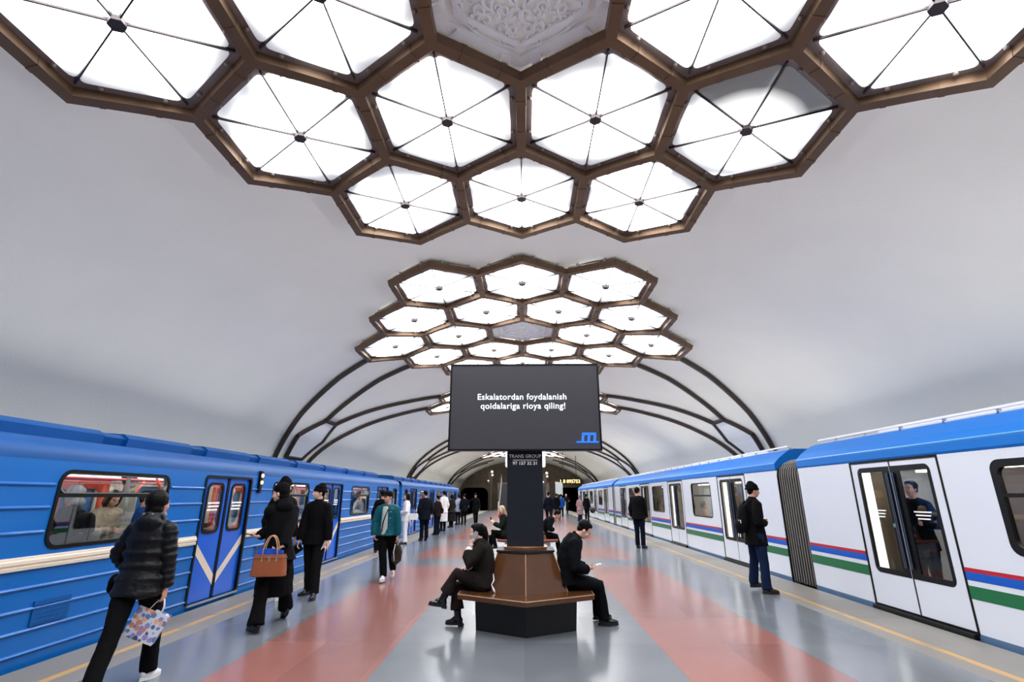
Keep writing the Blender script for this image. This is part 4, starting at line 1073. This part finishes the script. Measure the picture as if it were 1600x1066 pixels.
# --- the traveller in the puffer coat, seen from behind
I = person('person in black puffer coat seen from behind at far left, flowered bag in hand', (-3.42, 4.80), -6, 1.62, vox=.009, hair='round',
    P=(-3.42, 4.80, .83), lean=4, hy=18, hp=2, tw=4, bw=1.14,
    W=((-3.62, 4.98, .86), (-3.215, 4.86, .765)), E=((-1,-.5,.2), (1,-.4,0)), HD=((.6,.8,0), (0,.05,-1)), curl=(.8, .75),
    A=((-3.36, 4.40, .12), (-3.34, 5.02, .08)), K=((0,1,0), (0,1,0)), pitch=(30, 5), shoe=SHOEW, sole=SHOEW,
    top=dict(m=PUFF, g=.035, puff=True, hem=.13, hoodback=True, collar=True, disp=.012, name='puffer_coat'), bottom=dict(m=BLK, w=1.12, hem=.055))
q = MB(); c = I['N']; q.tube([c+Vector((.08*math.cos(a*.5), .08*math.sin(a*.5)-.01, .045)) for a in range(13)], .022, n=8); in_person(I, q, 'scarf', mat('speckled_scarf', (130,130,130), .9, noise=.8, scale=70), .008, 'black and white patterned scarf')
hd = wpt(I, I['ARM'][1][2]+I['ARM'][1][3]*.09)
def flower_mat():
    m = bpy.data.materials.new('flower_print_paper'); m.use_nodes = True; nt = m.node_tree; L = nt.links.new; b = nt.nodes['Principled BSDF']
    tc = nt.nodes.new('ShaderNodeTexCoord'); v = nt.nodes.new('ShaderNodeTexVoronoi'); v.inputs['Scale'].default_value = 24
    L(tc.outputs['Object'], v.inputs['Vector'])
    cr = nt.nodes.new('ShaderNodeValToRGB'); cr.color_ramp.interpolation = 'CONSTANT'
    cols = [(0,(214,140,110)),(.2,(96,132,186)),(.4,(150,140,200)),(.6,(70,110,160)),(.75,(230,180,150)),(.9,(60,80,110))]
    while len(cr.color_ramp.elements) < len(cols): cr.color_ramp.elements.new(.5)
    for e, (p, c) in zip(cr.color_ramp.elements, cols): e.position = p; e.color = lin(c)
    sx = nt.nodes.new('ShaderNodeSeparateColor'); L(v.outputs['Color'], sx.inputs[0]); L(sx.outputs[0], cr.inputs[0])
    n = nt.nodes.new('ShaderNodeTexNoise'); n.inputs['Scale'].default_value = 40; L(tc.outputs['Object'], n.inputs['Vector'])
    ad = nt.nodes.new('ShaderNodeMath'); ad.operation = 'MULTIPLY_ADD'; ad.inputs[1].default_value = .35; L(n.outputs['Fac'], ad.inputs[0]); L(v.outputs['Distance'], ad.inputs[2])
    gt = nt.nodes.new('ShaderNodeMapRange'); gt.inputs[1].default_value = .66; gt.inputs[2].default_value = .76; L(ad.outputs[0], gt.inputs[0])
    mx = nt.nodes.new('ShaderNodeMixRGB'); L(gt.outputs[0], mx.inputs[0]); L(cr.outputs[0], mx.inputs[1]); mx.inputs[2].default_value = lin((214,220,232)); L(mx.outputs[0], b.inputs['Base Color'])
    b.inputs['Roughness'].default_value = .6
    return m
t = thing('paper_bag', 'white flowered paper carrier bag hanging from the hand of the person in the puffer coat', 'bag', hd-Vector((0,0,.33)))
Mb = Matrix.Translation(hd) @ Matrix.Rotation(R(20), 4, 'Z') @ Matrix.Rotation(R(24), 4, 'Y')
q = MB(); TL, TH, TD = .135, .24, .045
def bg(u, v, w_): return Mb @ Vector((u, w_, v))
q.add([bg(-TL,-.10,-.03), bg(TL,-.10,-.03), bg(TL,-.10,.03), bg(-TL,-.10,.03), bg(-TL*.95,-.10-TH,-TD), bg(TL*.95,-.10-TH,-TD), bg(TL*.95,-.10-TH,TD), bg(-TL*.95,-.10-TH,TD),
       bg(-TL+.004,-.10,-.026), bg(TL-.004,-.10,-.026), bg(TL-.004,-.10,.026), bg(-TL+.004,-.10,.026), bg(-TL+.01,-.12,-.02), bg(TL-.01,-.12,-.02), bg(TL-.01,-.12,.02), bg(-TL+.01,-.12,.02)],
      [(0,1,5,4),(1,2,6,5),(2,3,7,6),(3,0,4,7),(4,5,6,7),(0,8,9,1),(1,9,10,2),(2,10,11,3),(3,11,8,0),(8,12,13,9),(9,13,14,10),(10,14,15,11),(11,15,12,8),(12,15,14,13)])
q.build('bag_body', flower_mat(), t)
for w_ in (-.03, .03):
    q = MB(); q.tube([bg(-.05,-.115,w_), bg(-.035,-.05,w_*.6), bg(-.01,-.003,w_*.2), bg(.012,-.003,w_*.2), bg(.04,-.05,w_*.6), bg(.055,-.115,w_)], .0035, n=6); q.build('handle', M_white, t, True)
# small dark pouch at the left hip
q = MB(); p = I['P0']+Vector((-.235,.04,-.02)); q.ell(p, (.035,.07,.075), nu=12, nv=8); q.ell(p+Vector((-.01,0,-.04)), (.03,.06,.05)); in_person(I, q, 'hip_pouch', BLK, .008)

# --- woman in the long black coat with the tan handbag
I = person('woman in long black hooded coat with tan handbag on her arm, phone in hand', (-3.17, 6.85), -48, 1.72, vox=.009, hair='short', skin=SKIN2, facing=True,
    P=(-3.17, 6.87, .90), lean=3, hy=-46, hp=12,
    W=((-3.40, 6.78, 1.05), (-3.02, 6.67, .93)), E=((-.3,.3,-1), (1,-.2,-.6)), HD=((-.9,.1,.1), (-.8,.0,-.3)), HN=((0,.2,1), (0,0,1)), curl=(.45, .7),
    A=((-3.17, 6.55, .085), (-3.16, 7.30, .13)), pitch=(0, 34),
    top=dict(m=BLK, kind='coat', g=.034, flare=.04, z=.36, hoodback=True, collar=True, name='hooded_coat', disp=.02), bottom=dict(m=BLK, w=1.18, hem=.075))
q = MB(); q.ell(I['Hc']+I['HM'] @ Vector((0,-.03,.055)), (.092,.105,.085), I['HM']); q.ell(I['Hc']+I['HM'] @ Vector((.0,-.05,.02)), (.095,.08,.09), I['HM']); q.ell(I['Hc']+I['HM'] @ Vector((.0,-.05,-.06)), (.085,.065,.08), I['HM']); in_person(I, q, 'knitted_hat', BLK, .008)
ph = wpt(I, I['ARM'][0][2]+I['ARM'][0][3]*.10+Vector((0,0,.018)))
def phone(name, label, c, rz_, ry_, mt=None, rx_=0, sz=(.036,.074,.005)):
    t = thing(name, label, 'phone', c, 0)
    M = Matrix.Translation(c) @ Matrix.Rotation(rz_, 4, 'Z') @ Matrix.Rotation(ry_, 4, 'Y') @ Matrix.Rotation(rx_, 4, 'X')
    q = MB(); q.plate([rr(-sz[0],-sz[1],sz[0],sz[1],.009,3)], lambda u, v, w_: M @ Vector((u, v, w_-sz[2])), sz[2]*2); q.build('case', mt or M_black, t)
    q = MB(); q.plate([rr(-sz[0]+.003,-sz[1]+.004,sz[0]-.003,sz[1]-.004,.006,3)], lambda u, v, w_: M @ Vector((u, v, w_+sz[2])), .0008); q.build('display', mat('phone_glass', (24,28,34), .1), t)
    return t
phone('mobile_phone', 'dark phone held out flat by the woman in the long black coat', ph, R(75), 0)
bc = Vector((-3.105, 6.56, .745))
t = thing('handbag', 'tan leather tote bag with blue packet on top, carried by the woman in black', 'bag', bc-Vector((0,0,.13)))
MBg = Matrix.Translation(bc) @ Matrix.Rotation(R(10), 4, 'Z')
q = MB(); V = []
prof = rr(-.2, -.055, .2, .055, .05, 4)
rings = [[MBg @ Vector((u*f, v*g_, z)) for u, v in prof] for z, f, g_ in ((-.128,.96,.9),(-.12,1.03,1.05),(-.02,1.0,1.0),(.10,.93,.75),(.118,.92,.68),(.118,.89,.5),(.09,.88,.45))]
loft(q, rings); bb = q.build('bag_body', LEATH, t, angle=45)
q = MB(); q.tube([MBg @ Vector((u*.965, v*.98+(-.003 if v < 0 else .003), .085)) for u, v in prof+[prof[0]]], .004, n=5); q.build('seam', mat('dark_tan_leather', (112,58,38), .4), bb)
for w_ in (-.048, .048):
    q = MB(); pts = [MBg @ Vector((.085*math.cos(PI*j/12), w_*(1-.3*math.sin(PI*j/12)), .10+.235*math.sin(PI*j/12))) for j in range(13)]; q.tube(pts, .0075, n=8); q.build('handle', mat('pale_tan_strap', (196,146,104), .4), t, True)
q = MB()
for u in (-.085, 0, .085): q.plate([rect(u-.010, .045, u+.010, .095)], lambda a, b_, w_: MBg @ Vector((a, -.050+w_*.2, b_)), .01)
q.build('clasp', mat('pale_gold', (232,208,178), .3, metal=.6), t)
q = MB(); q.plate([rr(-.15, .06, .07, .185, .02, 3)], lambda a, b_, w_: MBg @ Vector((a, -.02+w_, b_)), .03); q.plate([rr(-.02, .06, .14, .165, .02, 3)], lambda a, b_, w_: MBg @ Vector((a, .0+w_, b_)), .02)
q.build('blue_packet', mat('blue_packet', (30,84,200), .35, noise=.5, scale=14), t, angle=30)

# --- man in the knitted hat behind her, mostly hidden
person('tall person in dark jacket, mostly hidden behind the woman with the tan bag', (-3.93, 8.5), 10, 1.80, vox=.014, hair='beanie',
    A=((-4.06, 8.42, .09), (-3.80, 8.5, .09)), shoe=SHOEW, sole=SHOEW, top=dict(m=CHAR, g=.03, hem=.22, hoodback=True), bottom=dict(m=BLK))
# --- man in black with beanie facing the train
I = person('man in black jumper and beanie facing the camera, dark pouch in one hand', (-3.42, 8.70), 186, 1.70, vox=.009, hair='beanie', skin=SKIN2, facing=True, bw=1.06,
    hy=42, hp=-2, W=((-3.17, 8.62, .83), (-3.62, 8.58, .86)), E=((1,.2,0), (-1,.1,0)), curl=(.6,.6), A=((-3.30, 8.60, .085), (-3.50, 8.86, .085)), toe=(12,30),
    top=dict(m=BLK, g=.03, hem=.12, collar=True, name='jumper'), bottom=dict(m=CHAR, w=1.05, hem=.058))
hd = wpt(I, I['ARM'][1][2]+I['ARM'][1][3]*.08); t = thing('clutch_pouch', 'black zipped pouch held low by the man in the beanie on the left', 'bag', hd)
M = Matrix.Translation(hd+Vector((-.04,-.01,-.06))) @ Matrix.Rotation(R(-35), 4, 'Y')
q = MB(); q.plate([rr(-.11,-.07,.11,.07,.02,3)], lambda u, v, w_: M @ Vector((u, w_-.014, v)), .028); q.build('pouch_body', BLK, t, angle=30); q = MB(); q.tube([M @ Vector((-.10,-.015,.055)), M @ Vector((.10,-.015,.055))], .003, n=5); q.build('zip', M_steel, t)
hd = wpt(I, I['ARM'][0][2]+I['ARM'][0][3]*.06); t = thing('folded_paper', 'white folded sheets held by the man in the beanie against his thigh', 'paper', hd)
M = Matrix.Translation(hd+Vector((-.06,.02,-.0))) @ Matrix.Rotation(R(20), 4, 'Y') @ Matrix.Rotation(R(70), 4, 'Z')
q = MB(); q.plate([rect(-.035,-.12,.035,.12)], lambda u, v, w_: M @ Vector((u, w_-.003, v)), .006); q.build('sheets', M_white, t)
# --- man in black by the train behind the woman in teal
person('man in black standing close to the blue train, half hidden behind the woman in teal', (-4.05, 15.0), -15, 1.70, vox=.016, hair='short', shoe=SHOEB, sole=SHOEW, W=(None, None), top=dict(m=BLK, g=.03, hem=.2), bottom=dict(m=BLK))
# --- woman in the teal bomber jacket
I = person('woman in teal bomber jacket and dark cap walking toward the camera with shiny bag', (-2.68, 10.38), 176, 1.62, vox=.010, hair='cap', skin=SKIN, facing=True, bw=1.10,
    hy=28, hp=6, lean=2, W=((-2.43, 10.34, .70), (-2.90, 10.28, .82)), E=((1,.3,0), (-1,.4,0)), HD=((0,0,-1), (.3,-.3,-.5)), curl=(.7,.6),
    A=((-2.60, 10.75, .14), (-2.64, 10.22, .08)), pitch=(30,0), K=((0,-1,0),(0,-1,0)), shoe=SHOEW, sole=SHOEW,
    top=dict(m=TEAL, g=.034, hem=.06, name='bomber_jacket', disp=.022), bottom=dict(m=BLK, w=1.22, hem=.045))
s_ = I['s']; q = MB(); q.tube([I['spine'](d*s_)[0]+I['F']*.125*s_+I['Rs']*.03 for d in (-.06,.08,.25,.38,.47,.525)], [v*s_ for v in (.06,.072,.07,.066,.06,.05)], ry=[v*s_ for v in (.055,.055,.06,.06,.045,.03)], n=12, up=I['F']); in_person(I, q, 'shirt', GREYC, .008, 'pale grey shirt')
q = MB(); q.tube([I['spine'](d*s_)[0]+I['F']*f_*s_+I['Rs']*o_ for d, o_, f_ in ((.02,.07,.178),(.2,.05,.19),(.36,.01,.18),(.47,-.03,.15))], .010, n=6); in_person(I, q, 'bag_strap', BLK)
for d in (.03,.16,.29,.42):
    q = MB(); q.ell(I['spine'](d*s_)[0]+I['F']*.178*s_-I['Rs']*.085, .009); in_person(I, q, 'button', M_steel)
hd = wpt(I, I['ARM'][0][2]+I['ARM'][0][3]*.09); t = thing('shoulder_bag', 'shiny dark brown bag swinging from the hand of the woman in teal', 'bag', hd)
q = MB(); q.tube([hd, hd+Vector((.0,0,-.05)), hd+Vector((0,0,-.2)), hd+Vector((-.0,0,-.36)), hd+Vector((-.01,0,-.43))], [.02,.05,.105,.09,.02], ry=[.015,.04,.06,.05,.02], n=12, up=(0,1,0)); q.build('bag_body', mat('shiny_brown_bag', (40,32,26), .2, noise=.4, scale=18, bump=.5, bscale=20), t, True)
q = MB(); q.tube([hd+Vector((-.03,-.05,-.06)), hd+Vector((-.045,-.075,-.2)), hd+Vector((-.03,-.06,-.36))], .006, n=6); q.build('zip', M_white, t)
# --- woman in white by the train
I = person('woman in a white jacket and white trousers with a white handbag, beside the blue train', (-4.0, 17.9), -110, 1.62, vox=.014, hair='bob', skin=SKIN2, facing=True,
    hy=-6, W=((-4.15, 17.75, 1.0), None), E=((.2,-.5,-1), None), top=dict(m=WHITEC, g=.03, hem=.16), bottom=dict(m=WHITEC, w=1.1, hem=.07), shoe=SHOEB)
t = thing('handbag', 'small white handbag on the arm of the woman in white', 'bag', (-3.72, 17.78, .8)); q = MB()
Mq = Matrix.Translation((-3.72, 17.78, .88)); q.plate([rr(-.14,-.1,.14,.1,.02,3)], lambda u, v, w_: Mq @ Vector((u, w_-.04, v)), .08); q.build('bag_body', WHITEC, t, angle=30)
q = MB(); q.tube([Mq @ Vector((.09*math.cos(PI*j/8), 0, .1+.12*math.sin(PI*j/8))) for j in range(9)], .007, n=6); q.build('handle', M_steel, t)
# --- the queue farther along the blue train
person('broad man in a dark navy suit seen from behind, standing at the blue train', (-3.62, 19.3), -38, 1.72, vox=.015, hair='short', bw=1.18, hp=5, top=dict(m=SUIT, g=.03, hem=.22, name='suit_jacket'), bottom=dict(m=SUIT, w=1.15, hem=.06))
I = person('person in short brown jacket waiting between the navy suit and the white coat', (-3.62, 22.1), -62, 1.55, vox=.016, hair='short', top=dict(m=BROWNC, g=.03, hem=.14), bottom=dict(m=DENIM2, w=1.2, hem=.08))
q = MB(); q.ell(I['P0']+Vector((.16,-.1,.12)), (.06,.1,.13)); in_person(I, q, 'hip_bag', BROWNC, .015)
person('person in a long white coat standing at the blue train', (-3.72, 24.4), -50, 1.76, vox=.016, hair='short', top=dict(m=WHITEC, kind='coat', g=.03, flare=.03, z=.42), bottom=dict(m=BLK))
person('woman in a long black dress coat past the white coat, by the train', (-3.74, 27.3), -60, 1.60, vox=.018, hair='bob', top=dict(m=BRNBLK, kind='coat', g=.03, flare=.12, z=.30), bottom=dict(m=BLK))
person('person in pale grey jacket, next to last in the queue by the blue train', (-3.72, 29.9), -45, 1.60, vox=.02, hair='short', top=dict(m=GREYH, g=.03, hem=.2), bottom=dict(m=NAVY))
person('man in a navy jacket at the far end of the queue beside the blue train', (-3.38, 29.8), -30, 1.64, vox=.02, hair='short', top=dict(m=SUIT, g=.035, hem=.2), bottom=dict(m=BLK))
person('person in black walking toward the camera before the dark left tunnel', (-2.68, 29.2), 172, 1.68, vox=.018, hair='cap', facing=True, hy=15, hp=12, W=((-2.45, 29.15, .85), (-3.05, 29.1, 1.02)), E=(None, (-1,.2,-.2)),
    A=((-2.62, 29.5, .13), (-2.66, 29.0, .08)), pitch=(25,0), K=((0,-1,0),(0,-1,0)), top=dict(m=BLK, g=.03, hem=.2), bottom=dict(m=BLK))

# --- seated on the nearest bench
I = person('seated woman in dark wool coat, legs crossed, phone at ear, on the nearest bench', (-.54, 6.98), -90, 1.50, vox=.0085, hair='ponytail', skin=SKIN2, facing=True, seated=True,
    P=(-.50, 6.92, .52), lean=-12, bend=46, hy=-4, hp=10, bw=1.12,
    W=((-.69, 6.77, .93), (-.71, 6.86, .705)), E=((-.1,-.5,-1), (.1,.5,-1)), HD=((.28,.05,.95), (-.8,-.1,-.35)), HN=((.9,.3,0), (-.2,0,-1)), curl=(.65, .4),
    A=((-1.02, 6.86, .31), (-.83, 6.96, .09)), K=((-.6,.0,.8), (-.9,.0,.5)), pitch=(-8, 0), toe=(6,6),
    top=dict(m=BRNBLK, kind='coat', g=.036, lap=.45, collar=True, sr=1.15, name='wool_coat', disp=.02, sleeve=.80), bottom=dict(m=PLUM, w=1.22, hem=.075, crop=.13, boot=True))
for i in (0, 1):
    sh, e, w_, d, nrm = I['ARM'][i]; q = MB(); q.tube([e.lerp(w_,.72), e.lerp(w_,.86), w_], [.046,.05,.034], n=12); in_person(I, q, 'cuff', WHITEC, .007, 'white shirt cuff', .006)
sh, e, w_, d, nrm = I['ARM'][1]
phone('mobile_phone', 'pale phone pressed to the ear of the seated woman', wpt(I, I['Hc']+I['HM'] @ Vector((-.086, .012, -.03))), R(0), R(30), mat('pale_phone', (150,156,168), .25), rx_=R(-90), sz=(.024,.050,.004))
q = MB(); q.tube([(-.385, 6.82, .62), (-.375, 6.80, .55), (-.40, 6.76, .50), (-.37, 6.72, .45), (-.355, 6.70, .425)], [.004,.010,.006,.012,.005], ry=[.004,.006,.005,.006,.004], n=8)
t = thing('hanging_cloth', 'white cloth end behind the seated woman, against the bench back', 'cloth', (-.36, 6.75, .42)); q.build('cloth', WHITEC, t, True)
I = person('young man in dark jacket bent over his phone, seated on the nearest bench', (.58, 6.98), 88, 1.66, vox=.0085, hair='short', skin=SKIN2, facing=True, seated=True,
    P=(.55, 7.0, .54), lean=-4, bend=38, hy=4, hp=42, bw=1.08,
    W=((.775, 7.10, .665), (.80, 6.92, .655)), E=((-.2,.6,-1), (-.2,-.5,-1)), HD=((.8,-.4,.1), (.9,.3,.15)), HN=((0,-.3,.9), (0,.2,.9)), curl=(.6, .6),
    A=((.97, 7.32, .09), (1.0, 7.02, .09)), K=((1,.1,.8), (1,0,.8)), toe=(4,4),
    top=dict(m=NAVY, kind='jacket', g=.036, collar=True, hem=.1, name='jacket', disp=.02), bottom=dict(m=NAVY, w=1.05, hem=.06))
phone('mobile_phone', 'white phone in the hands of the seated young man', Vector((.915, 6.98, .70)), R(-80), 0, mat('white_phone_case', (228,228,232), .3), rx_=R(12))
# --- seated on the second bench
I = person('blond woman in dark olive jacket and red scarf seated on the second bench', (-.58, 14.75), -110, 1.60, vox=.012, hair='long', hairm=HAIRL, skin=SKIN2, facing=True, seated=True,
    P=(-.52, 14.75, .545), lean=-4, bend=24, hy=-40, hp=12, W=((-.82, 14.66, .82), (-.80, 14.9, .80)), E=((-.2,-.4,-1), (-.2,.4,-1)), HD=((-.5,0,.6), (-.5,0,.6)), curl=(.6,.6),
    A=((-.78, 14.6, .26), (-.90, 14.8, .09)), K=((-1,-.3,.7), (-1,0,.7)), top=dict(m=OLIVE, kind='coat', g=.03, lap=.4), bottom=dict(m=BLK))
q = MB(); q.ell(I['N']+Vector((0,.09,-.03)), (.05,.04,.06)); in_person(I, q, 'scarf', REDC, .012, 'red scarf')
phone('mobile_phone', 'phone in the hands of the blond woman on the second bench', Vector((-.90, 14.72, .92)), R(60), 0, None, rx_=R(60))
I = person('man in black seated on the right of the second bench, mostly hidden by the pillar', (.62, 14.85), 92, 1.70, vox=.014, hair='short', seated=True, P=(.50, 14.9, .545), lean=20, bend=40, hp=40, A=((.98, 15.0, .09), (1.0, 14.75, .09)), K=((1,0,.8),(1,0,.8)),
    W=((.80, 15.0, .66), (.82, 14.8, .66)), E=((-.2,.5,-1),(-.2,-.5,-1)), top=dict(m=BLK, g=.03), bottom=dict(m=BLK))

# --- right side
person('person in dark uniform jacket walking away just right of the pillar', (1.36, 28.6), 8, 1.72, vox=.016, hair='cap', hy=20, A=((1.30, 28.9, .08), (1.5, 28.25, .14)), pitch=(0,30), W=((1.1,28.7,.85),(1.65,28.6,.85)), top=dict(m=SUIT, g=.03, hem=.16), bottom=dict(m=NAVY, w=1.05))
I_ = person('person in plain dark clothes walking away beside the bright blue jacket', (2.33, 37.2), 15, 1.70, vox=.02, hair='short', A=((2.26, 37.4, .08), (2.45, 36.9, .14)), pitch=(0,30), top=dict(m=BLK, g=.03, hem=.2), bottom=dict(m=BLK))
person('person in a bright blue jacket walking beside the one in dark clothes', (2.72, 38.0), 0, 1.66, vox=.02, hair='short', top=dict(m=BLUEJ, g=.03, hem=.2), bottom=dict(m=BLK))
person('man in dark suit facing the camera, standing far away under the LED clock', (3.72, 45.8), 175, 1.72, vox=.02, hair='short', skin=SKIN2, W=((3.95,45.6,1.1),(3.5,45.6,1.0)), top=dict(m=BRNBLK, g=.03, hem=.2), bottom=dict(m=BRNBLK))
person('woman in a long dusty pink coat and mauve headscarf near the white train', (3.46, 32.5), 50, 1.55, vox=.018, hair='scarf', hairm=MAUVE, top=dict(m=PINKC, kind='coat', g=.035, flare=.05, z=.45), bottom=dict(m=DENIM, w=1.3, hem=.09))
I = person('man in black with a bag, standing behind the woman in the pink coat', (4.02, 33.6), 40, 1.64, vox=.018, hair='short', top=dict(m=BLK, g=.03, hem=.22), bottom=dict(m=BLK))
t = thing('holdall', 'black bag hanging at the side of the man behind the pink coat', 'bag', (4.38, 33.5, .45)); q = MB(); q.ell((4.38, 33.5, .66), (.16,.12,.17)); q.tube([(4.28, 33.5, .78), (4.30, 33.5, .92), (4.42, 33.5, .92), (4.45, 33.5, .78)], .012, n=6); q.build('bag_body', SHOEB, t, True)
I = person('man in black jacket and dark jeans, back turned, alone by the white train', (3.62, 16.75), 42, 1.80, vox=.011, hair='short', hp=6, bw=1.1, W=((3.46, 16.98, .92), (3.86, 16.72, .90)), top=dict(m=BLK, g=.032, hem=.12), bottom=dict(m=DENIM2, w=1.05, hem=.055))
I = person('man in black beanie with black backpack in front of the white train', (4.02, 9.35), 88, 1.74, vox=.009, hair='beanie', skin=SKIN, facing=True, bw=1.02,
    hy=6, hp=6, lean=2, W=((4.13, 9.55, 1.10), (4.17, 9.27, 1.10)), E=((-.4,.5,-1), (-.4,-.5,-1)), HD=((.9,-.35,.2), (.8,.5,.3)), HN=((0,-1,.2), (0,1,.2)), curl=(.8,.8),
    A=((4.0, 9.66, .085), (4.02, 9.20, .085)), toe=(10, 14), top=dict(m=BLK, g=.034, hem=.20, collar=True, name='jacket'), bottom=dict(m=DENIM, w=1.12, hem=.062))
t = thing('backpack', 'black backpack with pale zip pulls on the back of the man in the beanie, right', 'bag', (3.82, 9.37, .95))
q = MB(); q.ell((3.84, 9.37, 1.17), (.085,.15,.23), nu=16, nv=10); q.ell((3.79, 9.37, 1.05), (.09,.13,.13), nu=16, nv=10); q.ell((3.86, 9.37, 1.32), (.06,.11,.10)); remesh(q.build('pack', NAVY, t), .01, .012)
q = MB()
for a, z in ((.05, 1.2), (-.02, 1.2), (.03, .98), (-.05, .98)): q.tube([(3.745 if z > 1.1 else 3.70, 9.26+a, z-.05), (3.74 if z > 1.1 else 3.695, 9.25+a, z-.10)], .006, n=5)
q.build('zip_pull', M_white, t)
for sy in (-.12, .12):
    q = MB(); q.tube([(3.88, 9.37+sy*.8, 1.38), (3.95, 9.37+sy*.9, 1.455), (4.05, 9.37+sy*.95, 1.45), (4.13, 9.37+sy*1.05, 1.34), (4.12, 9.37+sy*1.4, 1.2), (3.98, 9.37+sy*1.6, 1.08)], .016, n=6); q.build('shoulder_strap', BLK, t)

# --- passengers inside the trains (upper bodies show through the glass)
G = 'passengers inside the trains'
def pax(label, x, y, face, h, hair='short', hm=None, tm=BLK, sit=False, **kw):
    z = .03
    kw.setdefault('W', ((x-.15, y, .8), (x+.15, y, .8)) if sit else (None, None))
    a = dict(vox=.014, hair=hair, hairm=hm, top=dict(m=tm, g=.03, hem=.15), skin=SKIN2, seated=sit)
    if sit:
        fx, fy = math.sin(R(face)), math.cos(R(face)); sx, sy = fy, -fx
        a.update(P=(x, y, .60), lean=0, bend=8, A=((x+fx*.42-sx*.1, y+fy*.42-sy*.1, .12), (x+fx*.42+sx*.1, y+fy*.42+sy*.1, .12)), K=((fx, fy, .8),)*2,
                 W=((x+fx*.30-sx*.08, y+fy*.30-sy*.08, .80), (x+fx*.30+sx*.08, y+fy*.30+sy*.08, .80)), E=((-sx, -sy, -1), (sx, sy, -1)))
    a.update(kw); a['W'] = a.get('W')
    return person(label, (x, y, z), face, h, **a)
pax('young woman in a cream fleece looking down, inside the nearest blue car window', -5.75, 7.15, 110, 1.60, 'bob', HAIRB, CREAMC, facing=True, hp=24, vox=.010, W=((-5.5, 7.3, 1.1), (-5.5, 6.98, 1.1)), E=((-.2,.5,-1), (-.2,-.5,-1)))
pax('person in a grey hood and dark coat in profile, inside the nearest blue car window', -5.72, 6.55, -100, 1.62, 'hood', GREYH, BLK, facing=True, vox=.010)
pax('dark-haired man behind the upper pane of the nearest blue car window', -6.15, 7.95, 60, 1.86, 'short', None, GREYC, facing=True, vox=.010, hy=20)
pax('passenger in a blue jacket near the right edge of the nearest blue car window', -5.42, 7.05+.35, 60, 1.58, 'short', None, BLUEJ)
pax('brown-haired passenger seated low left in the nearest blue car window', -5.17, 5.62, -90, 1.62, 'bob', HAIRB, BRNBLK, True)
pax('black-haired passenger seated low centre in the nearest blue car window', -5.14, 6.15, -90, 1.62, 'bob', HAIRD, CHAR, True)
pax('passenger in pale shirt raising a phone, inside the third blue car window', -5.5, 17.5, 60, 1.70, 'short', None, WHITEC, W=((-5.2, 17.3, 1.50), (-5.4, 17.7, .9)))
pax('dark-haired passenger seated low in the third blue car window', -5.17, 16.35, -90, 1.66, 'bob', HAIRD, GREYC, True)
pax('passenger in black standing inside the second blue car window', -5.5, 12.2, 80, 1.70, 'short', None, BLK)
pax('passenger in grey standing behind the glass of the nearest blue doors', -5.7, 9.95, 60, 1.72, 'short', None, GREYC)
pax('dark passenger with raised hand behind the nearest white train doors', 5.75, 7.85, -110, 1.72, 'short', None, SUIT, facing=True, W=((5.60, 7.65, 1.18), (5.9, 8.1, .9)), HD=((-.2,-.9,0), None), E=((-.3,-.3,-1), None))
pax('passenger in black near the right picture edge, inside the white car window', 5.75, 5.6, -70, 1.70, 'short', None, BLK, facing=True)
pax('passenger in peach jacket seated inside the first window of the second white car', 5.46, 16.2, 90, 1.66, 'short', None, cloth('peach_jacket', (214,140,120)), True)
pax('passenger in beige jacket seated inside the second window of the second white car', 5.46, 21.3, 90, 1.66, 'short', None, cloth('beige_jacket', (170,150,120)), True)
